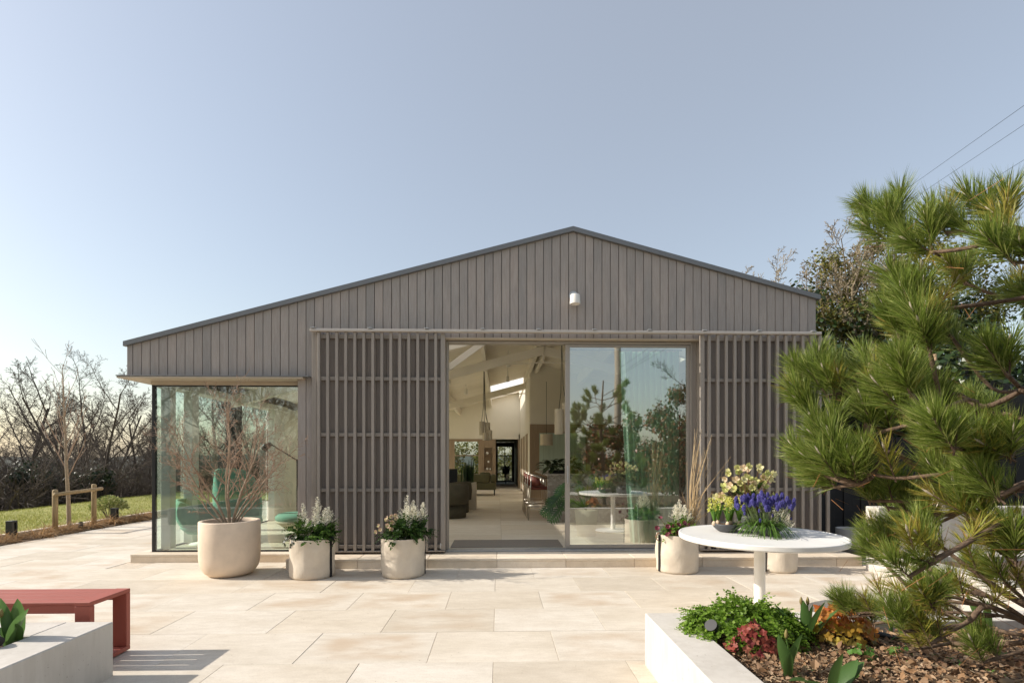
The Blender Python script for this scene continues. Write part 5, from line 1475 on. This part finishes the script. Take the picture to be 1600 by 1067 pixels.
# garden behind the camera, seen only in reflections
for i, (x, y, r_, n_, m_) in enumerate(((6.3, -3.2, (1.5, .9, 1.9), 12000, m_photo), (8.6, -2.6, (1.5, .9, 2.0), 11000, m_photo), (4.4, -4.6, (1.4, .8, 1.6), 9000, m_photo), (2.0, -5.2, (1.4, .9, 1.2), 3000, m_ivy), (-.8, -6.2, (1.6, .9, 1.0), 2600, m_ivy))):
    bush('garden_shrub', ['red tipped evergreen shrub reflected in the sliding door, middle one', 'red tipped evergreen shrub reflected at the right edge of the sliding door', 'red tipped evergreen shrub reflected behind the pine', 'green shrub opposite the open door', 'low green shrub opposite the slatted screen'][i], 'shrub', (x, y, 0), r_, n_, .11, m_, 400 + i)
for i, (x, y) in enumerate(((-9.5, -7.5), (-12.5, -6), (-16, -5))):
    bush('garden_hedge', 'dark hedge opposite the house, reflected in the corner window', 'hedge', (x, y, -.1), (2.0, 1.0, .9), 2600, .13, m_ever, 420 + i, 'hedges opposite the house')
for i, (x, y, r_, n_) in enumerate(((-1.6, 27, (1.6, 1.0, 1.3), 2500), (.6, 32, (1.8, 1.0, 1.4), 2500), (-3.5, 30, (2, 1, 1.6), 2500))):
    bush('back_garden_shrub', ['green shrub seen through the back window', 'green shrub seen through the glass door at the corridor end', 'green shrub in the garden behind the house'][i], 'shrub', (x, y, -.1), r_, n_, .13, m_olive, 440 + i)
# utility pole and wires
q = MB(); q.tube([(4.75, -6, -.3), (4.75, -6, 4), (4.75, -6, 8.3)], [.15, .13, .11], 14)
pole = thing('utility_pole', 'tall pale timber utility pole opposite the house, reflected in the door glass', 'pole', (4.75, -6, 0))
make('pole_shaft', q, M_plain('weathered_pole', (.36, .31, .25), .85, .2, 8, .1, stretch=(3, 3, .3)), pole, True)
q = MB()
for k in range(7): q.tube([(4.60, -6, 2.9 + .55 * k), (4.9, -6, 2.9 + .55 * k)], .012, 6)
make('step_iron', q, m_galv, pole)
for (z0, e, lb, sep) in ((4.99, (11.93, 14, 9.30), 'uppermost overhead wire crossing the sky at the right', 0), (4.75, (12.57, 14, 9.31), 'overhead wire just below the uppermost one', 0), (4.70, (13.3, 14, 8.87), 'lowest overhead wire, just above the pine tips', 0)):
    a = V((4.75, -6, z0)); b_ = V(e); e2 = b_ + (b_ - a) * .6
    pts = [a.lerp(e2, k / 14) for k in range(15)]
    q = MB(); q.tube(pts, .0045, 5)
    tag(make('overhead_wire', q, m_black, loc=a[:]), lb, 'wire', 'overhead wires')

# ------------------------------------------------------------------ inside the house
FZ = .131
m_velvet = M_plain('dark_olive_velvet', (.085, .075, .048), .85, .15, 6)
m_moss = M_plain('moss_green_fabric', (.095, .090, .045), .9, .12, 8)
m_chairgreen = M_plain('sea_green_fabric', (.20, .44, .335), .85, .1, 6)
m_cream = M_plain('cream_fabric', (.66, .58, .44), .85, .06, 6)
m_rust = M_plain('oxblood_leather', (.17, .04, .025), .5, .12, 8)
m_chrome = M_plain('brushed_steel', (.62, .58, .52), .28, .03, 4, 0, 1.0)
m_terr, n, l, b = new_mat('terrazzo')
vo = n.new('ShaderNodeTexVoronoi'); vo.inputs['Scale'].default_value = 22; tc = n.new('ShaderNodeTexCoord'); l.new(tc.outputs['Object'], vo.inputs['Vector'])
r = ramp(n, [(0, (.20, .17, .14)), (.45, (.30, .265, .225)), (.8, (.40, .36, .31))]); l.new(vo.outputs['Color'], r.inputs[0]); l.new(r.outputs[0], b.inputs['Base Color']); b.inputs['Roughness'].default_value = .4
def arc_chair(loc, rz_, label):
    t_ = thing('tub_armchair', label, 'armchair', loc, 'dark tub armchairs'); o = V(loc)
    def shell(q, r0, r1, z0, z1, a0, a1, n_=26):
        vs = []; fs = []
        for k in range(n_ + 1):
            a = rz_ + a0 + (a1 - a0) * k / n_; c_, s_ = math.cos(a), math.sin(a)
            zt = z1 - .10 * (abs(2 * k / n_ - 1) ** 2.5)
            for rr, zz in ((r0, z0), (r1, z0), (r1 + .02, (z0 + zt) / 2), (r1, zt - .02), (r1 - .03, zt), (r0 + .03, zt), (r0, zt - .02)): vs.append((o.x + c_ * rr, o.y + s_ * rr, zz))
        for k in range(n_):
            for j in range(7): fs.append((k * 7 + j, k * 7 + (j + 1) % 7, k * 7 + 7 + (j + 1) % 7, k * 7 + 7 + j))
        fs.append(list(range(7))[::-1]); fs.append([n_ * 7 + j for j in range(7)]); q.add(vs, fs)
    q = MB(); shell(q, .26, .41, FZ + .30, .86, -2.2, 2.2); make('backrest', q, m_velvet, t_, True)
    q = MB(); q.lathe([(.001, .26), (.33, .26), (.36, .30), (.36, .40), (.32, .43), (.001, .44)], (o.x, o.y, FZ), 32); make('seat', q, m_velvet, t_, True)
    q = MB(); q.lathe([(.34, 0), (.355, .01), (.35, .30), (.001, .30)], (o.x, o.y, FZ), 32); make('base', q, m_velvet, t_, True)
arc_chair((-1.05, 11.1, FZ), -1.1, 'dark tub armchair just inside the open door on the left')
arc_chair((-1.05, 12.2, FZ), -.6, 'dark tub armchair behind the nearest one')
def sofa(loc, w, d, label):
    t_ = thing('sofa', label, 'sofa', loc); x, y, z = loc
    q = MB(); q.bbox(x - w, x, y, y + d, z + .20, z + .44, .03); make('seat_base', q, m_moss, t_)
    q = MB(); q.bbox(x - w, x - .2, y, y + .22, z + .441, z + .74, .05); make('backrest', q, m_moss, t_)
    q = MB(); q.bbox(x - .19, x + .01, y, y + d, z + .441, z + .72, .05); make('armrest', q, m_moss, t_)
    for (xx, yy) in ((x - .05, y + .08), (x - .05, y + d - .08), (x - w + .05, y + .08)):
        q = MB(); q.tube([(xx, yy, z), (xx, yy, z + .21)], [.015, .025], 8); make('leg', q, m_black, t_)
    for k in range(2):
        q = MB(); c_ = (x - .33 - .1 * k, y + .36 + .12 * k, z + .62); q.lathe([(.001, -.19), (.12, -.16), (.18, 0), (.12, .16), (.001, .19)], c_, 16, sy=.5); make('cushion', q, m_moss, t_, True)
sofa((-.08, 17.6, FZ), 2.0, .95, 'moss green sofa seen from behind in the middle of the room')
t_ = thing('kitchen_island', 'grey terrazzo kitchen island right of the open door', 'kitchen island', (2, 11.5, FZ))
q = MB(); q.bbox(.98, 3.2, 10.15, 10.23, FZ, 1.055, .003); make('end_panel', q, m_terr, t_)
q = MB(); q.bbox(.96, 3.22, 10.13, 13.3, 1.056, 1.09, .004); make('worktop', q, m_terr, t_)
q = MB(); q.bbox(1.35, 3.18, 10.232, 13.25, FZ, 1.054, .003); make('cabinet', q, m_timber, t_)
def stool(loc, label):
    t_ = thing('bar_stool', label, 'bar stool', loc, 'oxblood bar stools at the island'); x, y, z = loc
    q = MB(); q.bbox(x - .2, x + .2, y - .2, y + .2, z + .62, z + .68, .02); make('seat', q, m_rust, t_)
    q = MB(); vs = []; fs = []
    for k in range(15):
        a = PI * .5 + PI * (k / 14); c_, s_ = math.cos(a), math.sin(a)
        for rr, zz in ((.20, .70), (.225, .70), (.235, .93 - .1 * abs(k / 7 - 1) ** 2), (.21, .93 - .1 * abs(k / 7 - 1) ** 2)): vs.append((x + c_ * rr, y + s_ * rr, z + zz))
    for k in range(14):
        for j in range(4): fs.append((k * 4 + j, k * 4 + (j + 1) % 4, k * 4 + 4 + (j + 1) % 4, k * 4 + 4 + j))
    fs += [(3, 2, 1, 0), (56, 57, 58, 59)]; q.add(vs, fs); make('backrest', q, m_rust, t_, True)
    for sx in (-1, 1):
        for sy in (-1, 1):
            q = MB(); top = .93 if sx < 0 else .84
            q.tube([(x + sx * .25, y + sy * .24, z), (x + sx * .2, y + sy * .215, z + .65), (x + sx * .19, y + sy * .23, z + top)], .011, 8); make('leg', q, m_chrome, t_, True)
    k = .236
    for a_, b_ in (((x - k, y - k, z + .22), (x + k, y - k, z + .22)), ((x - k, y - k, z + .30), (x + k, y - k, z + .30)), ((x - k, y + k, z + .22), (x + k, y + k, z + .22)), ((x - k, y + k, z + .30), (x + k, y + k, z + .30)), ((x + k, y - .23, z + .26), (x + k, y + .23, z + .26))):
        q = MB(); q.tube([a_, b_], .009, 6); make('stretcher', q, m_chrome, t_, True)
    for s_ in (-1, 1):
        q = MB(); q.tube([(x - .19, y + s_ * .23, z + .93), (x, y + s_ * .24, z + .88), (x + .19, y + s_ * .23, z + .84)], .011, 8); make('arm', q, m_chrome, t_, True)
stool((.87, 10.78, FZ), 'nearest oxblood bar stool at the kitchen island')
stool((.85, 11.55, FZ), 'second oxblood bar stool along the kitchen island')
stool((.85, 12.35, FZ), 'farthest oxblood bar stool along the kitchen island')
def pendant(loc, label, cyl, ztop):
    t_ = thing('pendant_lamp', label, 'pendant lamp', loc); x, y, z = loc
    for (dx, dy, z0, z1, r_) in cyl:
        q = MB(); q.lathe([(r_ * .2, z1 - .002), (r_, z1), (r_, z0), (r_ - .006, z0), (r_ - .006, z1 - .01)], (x + dx, y + dy, 0), 24); o = make('lamp_shade', q, m_cream, t_); smooth_by_angle(o)
        q = MB(); q.tube([(x + dx, y + dy, z1), (x + dx * .3, y + dy * .3, z1 + .35), (x, y, ztop)], .006, 5); make('cord', q, m_black, t_)
pendant((-.36, 13, 2.0), 'cluster of pale cylinder pendants hanging in the middle of the room', [(-.06, 0, 2.0, 2.34, .065), (.09, .05, 2.02, 2.32, .065), (.03, -.08, 1.86, 2.05, .06), (.15, 0, 1.87, 2.12, .06)], 3.9)
pendant((1.32, 10.6, 1.9), 'pale cylinder pendants hanging over the kitchen island', [(-.06, 0, 1.9, 2.42, .09), (.1, .08, 1.96, 2.56, .09)], 3.9)
pendant((1.38, 14.6, 1.7), 'single cylinder pendant in front of the pale green panel', [(0, 0, 1.78, 2.1, .18)], 3.6)
rg = random.Random(91)
for i, (x, y, z) in enumerate(((-1.2, 9.8, 3.55), (.2, 10.0, 3.85), (.25, 12.6, 3.85), (.28, 15.2, 3.88), (-1.3, 13.5, 3.55), (-1.0, 16, 3.6))):
    q = MB(); q.lathe([(.045, 0), (.05, .02), (.05, .14), (.03, .16), (.001, .16)], (x, y, z - .2), 16); q.tube([(x, y, z - .05), (x, y, rz(x) - .31)], .012, 6)
    tag(make('ceiling_spotlight', q, m_white, smooth=False, loc=(x, y, z - .2)), ['ceiling spotlight nearest the door on the left slope', 'ceiling spotlight nearest the ridge above the open door', 'ceiling spotlight beside the hanging pendant cluster, nearer the ridge', 'ceiling spotlight just in front of the bright skylight', 'ceiling spotlight left of the pendant cluster', 'farthest ceiling spotlight, low on the left slope'][i], 'spotlight', 'white ceiling spotlights')
# plants inside
t_ = thing('snake_plant', 'upright snake plant behind the tub armchairs', 'plant', (-.78, 13.0, FZ)); q = MB()
rg = random.Random(17)
for i in range(22):
    b_ = V((-.78 + rg.uniform(-.16, .16), 13 + rg.uniform(-.1, .1), .78)); blade(q, b_, V((rg.uniform(-.1, .1), rg.uniform(-.1, .1), 1)), rg.uniform(.4, .6), .022, .02, 4, .3, rg, [.8, 1, 1, .8, .05])
make('leaves', q, m_dkleaf, t_); q = MB(); q.bbox(-1.0, -.55, 12.8, 13.2, FZ, .8, .01); make('planter_box', q, m_cream, t_)
t_ = thing('island_plant', 'large leaved dark plant standing on the kitchen island', 'plant', (1.35, 10.9, 1.09)); q = MB()
for i in range(70):
    a = rg.uniform(0, 6.28); L = rg.uniform(.22, .40); d = V((math.cos(a), math.sin(a), rg.uniform(.4, 2))).normalized(); b_ = V((1.32 + rg.uniform(-.25, .25), 10.9 + rg.uniform(-.2, .2), 1.12))
    m_ = b_ + d * rg.uniform(.1, .3); blade(q, m_, (d + V((0, 0, -.4))).normalized(), L * .8, .055, 1.1, 5, .2, rg, [.3, .9, 1, .8, .4, .03])
make('leaves', q, m_ever, t_); q = MB(); q.bbox(1.08, 1.7, 10.78, 11.1, 1.09, 1.16, .01); make('planter_trough', q, m_black, t_)
t_ = thing('philodendron', 'split leaved green plant spilling into the right of the open doorway', 'plant', (1.45, 8.4, FZ)); q = MB(); st = MB()
for (tx, ty, tz_, L) in ((.86, 8.5, .55, .30), (.98, 8.3, .78, .30), (1.0, 8.45, .5, .34), (1.06, 8.35, .95, .28), (.92, 8.6, .7, .26), (1.12, 8.4, .72, .3), (1.3, 8.3, 1.0, .3), (1.5, 8.3, 1.1, .3), (1.7, 8.5, .9, .3)):
    c0 = V((1.45, 8.4, .55)); p = V((tx, ty, tz_)).lerp(c0, .12) + V((0, 0, .1)); st.tube([c0, c0.lerp(p, .5) + V((0, 0, .12)), p], .007, 5, False)
    d = V((tx - 1.45, ty - 8.4 - .05, -.55)).normalized() if tx < 1.2 else V((rg.uniform(-.3, .3), -.3, -.3)).normalized()
    sd = d.cross(V((0, -1, .4))).normalized(); 
    cur = p.copy()
    q.strip([p, p + d * L * .5, p + d * L], [.012, .03, .004], sd, .1, d.cross(sd))
    for k in range(7):
        b_ = p + d * (L * (k + .4) / 7.5); ll = L * .48 * math.sin(PI * (k + 1.3) / 8.6)
        for s_ in (-1, 1):
            e = (sd * s_ + d * .55 + V((0, 0, -.15))).normalized(); q.diamond(b_, e, d, ll, .021)
make('leaves', q, M_leaf('glossy_leaf', [(.05, .12, .02), (.07, .15, .03), (.035, .09, .02)], .3, .3, .6), t_); make('stems', st, m_stem, t_)
q = MB(); q.lathe([(.001, 0), (.15, 0), (.19, .42), (.17, .42), (.001, .38)], (1.45, 8.4, FZ), 28); make('pot_body', q, m_cream, t_, True)
t_ = thing('corridor_plant', 'potted fern standing before the glass door at the corridor end', 'plant', (.40, 26.6, FZ)); q = MB()
for i in range(46):
    a = rg.uniform(0, 6.28); blade(q, V((.40, 26.6, .9)), V((math.cos(a), math.sin(a), rg.uniform(.2, 1.4))), rg.uniform(.35, .6), .035, 1.2, 5, .2, rg)
make('leaves', q, m_ever, t_); q = MB(); q.lathe([(.001, 0), (.16, 0), (.2, .3), (.001, .3)], (.40, 26.6, .6), 20); q.tube([(.4, 26.6, FZ), (.4, 26.6, .6)], .03, 8); make('pot_body', q, m_black, t_, True)
q = MB()
for i, (x, z, r_) in enumerate(((-.47, 1.64, .06), (-.42, 1.27, .05), (-.47, .97, .055), (-.34, .96, .04))):
    q = MB(); q.lathe([(.001, -r_), (r_ * .7, -r_ * .7), (r_, 0), (r_ * .7, r_ * .7), (r_ * .25, r_), (.001, r_)], (x, 22.03, z), 16)
    tag(make('vase', q, m_white, smooth=True, loc=(x, 22.03, z - r_)), ['white round vase on the top shelf of the oak niche', 'small white vase on the middle shelf of the oak niche', 'white vase on the bottom shelf of the oak niche', 'smaller pot beside the vase on the bottom niche shelf'][i], 'vase')
t_ = thing('display_cabinet', 'dark framed cabinet at the left edge of the open doorway', 'cabinet', (-1.25, 12.8, FZ))
q = MB(); q.bbox(-1.55, -1.0, 12.55, 12.6, .62, 1.15, .004); make('back_panel', q, m_black, t_); q = MB(); q.bbox(-1.56, -.99, 12.4, 12.8, FZ, .61, .006); make('cabinet_body', q, m_timber, t_)
q = MB(); q.bbox(-.68, .93, 7.3, 7.95, .1315, .14, .002); tag(make('door_mat', q, M_plain('coir_mat', (.25, .215, .18), .95, .25, 220, .4), loc=(0, 7.6, .13)), 'grey brown mat lying across the open doorway', 'door mat')
# curtain
q = MB(); vs = []; fs = []; NK = 130
for k in range(NK + 1):
    t = k / NK; x = 1.80 + .86 * t; y = 7.52 + .045 * math.sin(t * 62) + .02 * math.sin(t * 23 + 1)
    for z in (.15, 1.0, 2.0, 2.98): vs.append((x + (.16 * (1 - t)) * (1 if z < .5 else .6 if z < 1.5 else .25 if z < 2.5 else 0) , y + .01 * math.sin(z * 3 + t * 20), z))
for k in range(NK):
    for j in range(3): fs.append((k * 4 + j, k * 4 + 4 + j, k * 4 + 5 + j, k * 4 + 1 + j))
q.add(vs, fs)
tag(make('curtain', q, M_leaf('green_curtain_cloth', [(.55, .76, .62)], .9, .4, .1), smooth=True, loc=(2.2, 7.52, .15)), 'pleated pale green curtain behind the sliding glass door', 'curtain')
q = MB(); q.tube([(1.0, 7.52, 3.0), (2.72, 7.52, 3.0)], .012, 8); tag(make('curtain_rail', q, m_galv, loc=(1.9, 7.52, 3.0)), 'thin metal rail carrying the green curtain', 'curtain rail')
# sitting room behind the corner window
def swivel_chair(loc, rz_, label, hi=True):
    t_ = thing('swivel_chair', label, 'armchair', loc, 'sea green swivel chairs'); o = V(loc)
    def prof(q, m_, r_, z0, z1, a0, a1, thick, lean, flare):
        vs = []; fs = []; n_ = 22; K = 7
        for k in range(n_ + 1):
            a = rz_ + a0 + (a1 - a0) * k / n_
            e = abs(2 * k / n_ - 1)
            top = z1 - (z1 - z0) * .38 * e ** 3
            for j in range(K + 1):
                t = j / K; z = z0 + (top - z0) * t; rr = r_ * (.72 + .28 * math.sin(PI * min(1, .25 + t * .7))) + flare * t * t
                c_, s_ = math.cos(a), math.sin(a)
                for th in (0, thick): vs.append((o.x + c_ * (rr + th) + math.cos(rz_) * lean * t, o.y + s_ * (rr + th) + math.sin(rz_) * lean * t, z))
        W = 2 * (K + 1)
        for k in range(n_):
            for j in range(K):
                b_ = k * W + j * 2
                fs += [(b_, b_ + 2, b_ + W + 2, b_ + W), (b_ + 1, b_ + W + 1, b_ + W + 3, b_ + 3)]
            t2 = k * W + K * 2; fs.append((t2, t2 + 1, t2 + W + 1, t2 + W))
        for j in range(K):
            fs.append((j * 2, j * 2 + 1, j * 2 + 3, j * 2 + 2)); b_ = n_ * W + j * 2; fs.append((b_, b_ + 2, b_ + 3, b_ + 1))
        q.add(vs, fs)
    q = MB(); prof(q, None, .33, .42, 1.24 if hi else .80, -1.75, 1.75, .035, .06, .04); make('backrest', q, m_chairgreen, t_, True)
    q = MB(); q.lathe([(.001, .28), (.24, .30), (.33, .38), (.32, .45), (.001, .47)], o - V((0, 0, o.z)) + V((0, 0, 0)), 32); make('seat', q, m_chairgreen, t_, True)
    q = MB(); q.lathe([(.22, 0), (.22, .012), (.06, .03), (.028, .09), (.028, .29)], (o.x, o.y, FZ), 32); make('pedestal', q, m_white, t_, True)
swivel_chair((-4.15, 8.35, FZ), 2.6, 'sea green high backed swivel chair behind the bare maple')
swivel_chair((-4.35, 7.75, FZ), 3.3, 'sea green swivel chair at the glass corner', False)
t_ = thing('ottoman', 'cream shell footstool with a green cushion on a tulip foot', 'footstool', (-3.05, 7.95, FZ))
q = MB(); q.lathe([(.21, 0), (.21, .012), (.06, .03), (.028, .08), (.04, .12), (.20, .20), (.33, .30), (.34, .33)], (-3.05, 7.95, FZ), 36); make('shell', q, m_cream, t_, True)
q = MB(); q.lathe([(.001, .29), (.30, .30), (.345, .345), (.345, .39), (.30, .43), (.001, .44)], (-3.05, 7.95, FZ), 36); make('cushion', q, m_chairgreen, t_, True)
t_ = thing('floor_lamp', 'black floor lamp with an angled arm behind the corner window', 'floor lamp', (-3.30, 8.5, FZ))
q = MB(); q.lathe([(.001, 0), (.14, 0), (.14, .015), (.02, .02), (.001, .02)], (-3.30, 8.5, FZ), 24); q.tube([(-3.30, 8.5, FZ), (-3.30, 8.5, 1.37)], .012, 8); make('stand', q, m_black, t_)
q = MB(); q.tube([(-3.30, 8.5, 1.37), (-3.72, 8.5, 1.63)], .011, 8); q.lathe([(.015, -.01), (.015, .02)], (-3.30, 8.5, 1.37), 12); make('arm', q, m_black, t_)
q = MB(); q.tube([(-3.72, 8.5, 1.64), (-3.80, 8.5, 1.60), (-3.84, 8.5, 1.55)], [.03, .055, .065], 18); make('lamp_shade', q, m_black, t_)
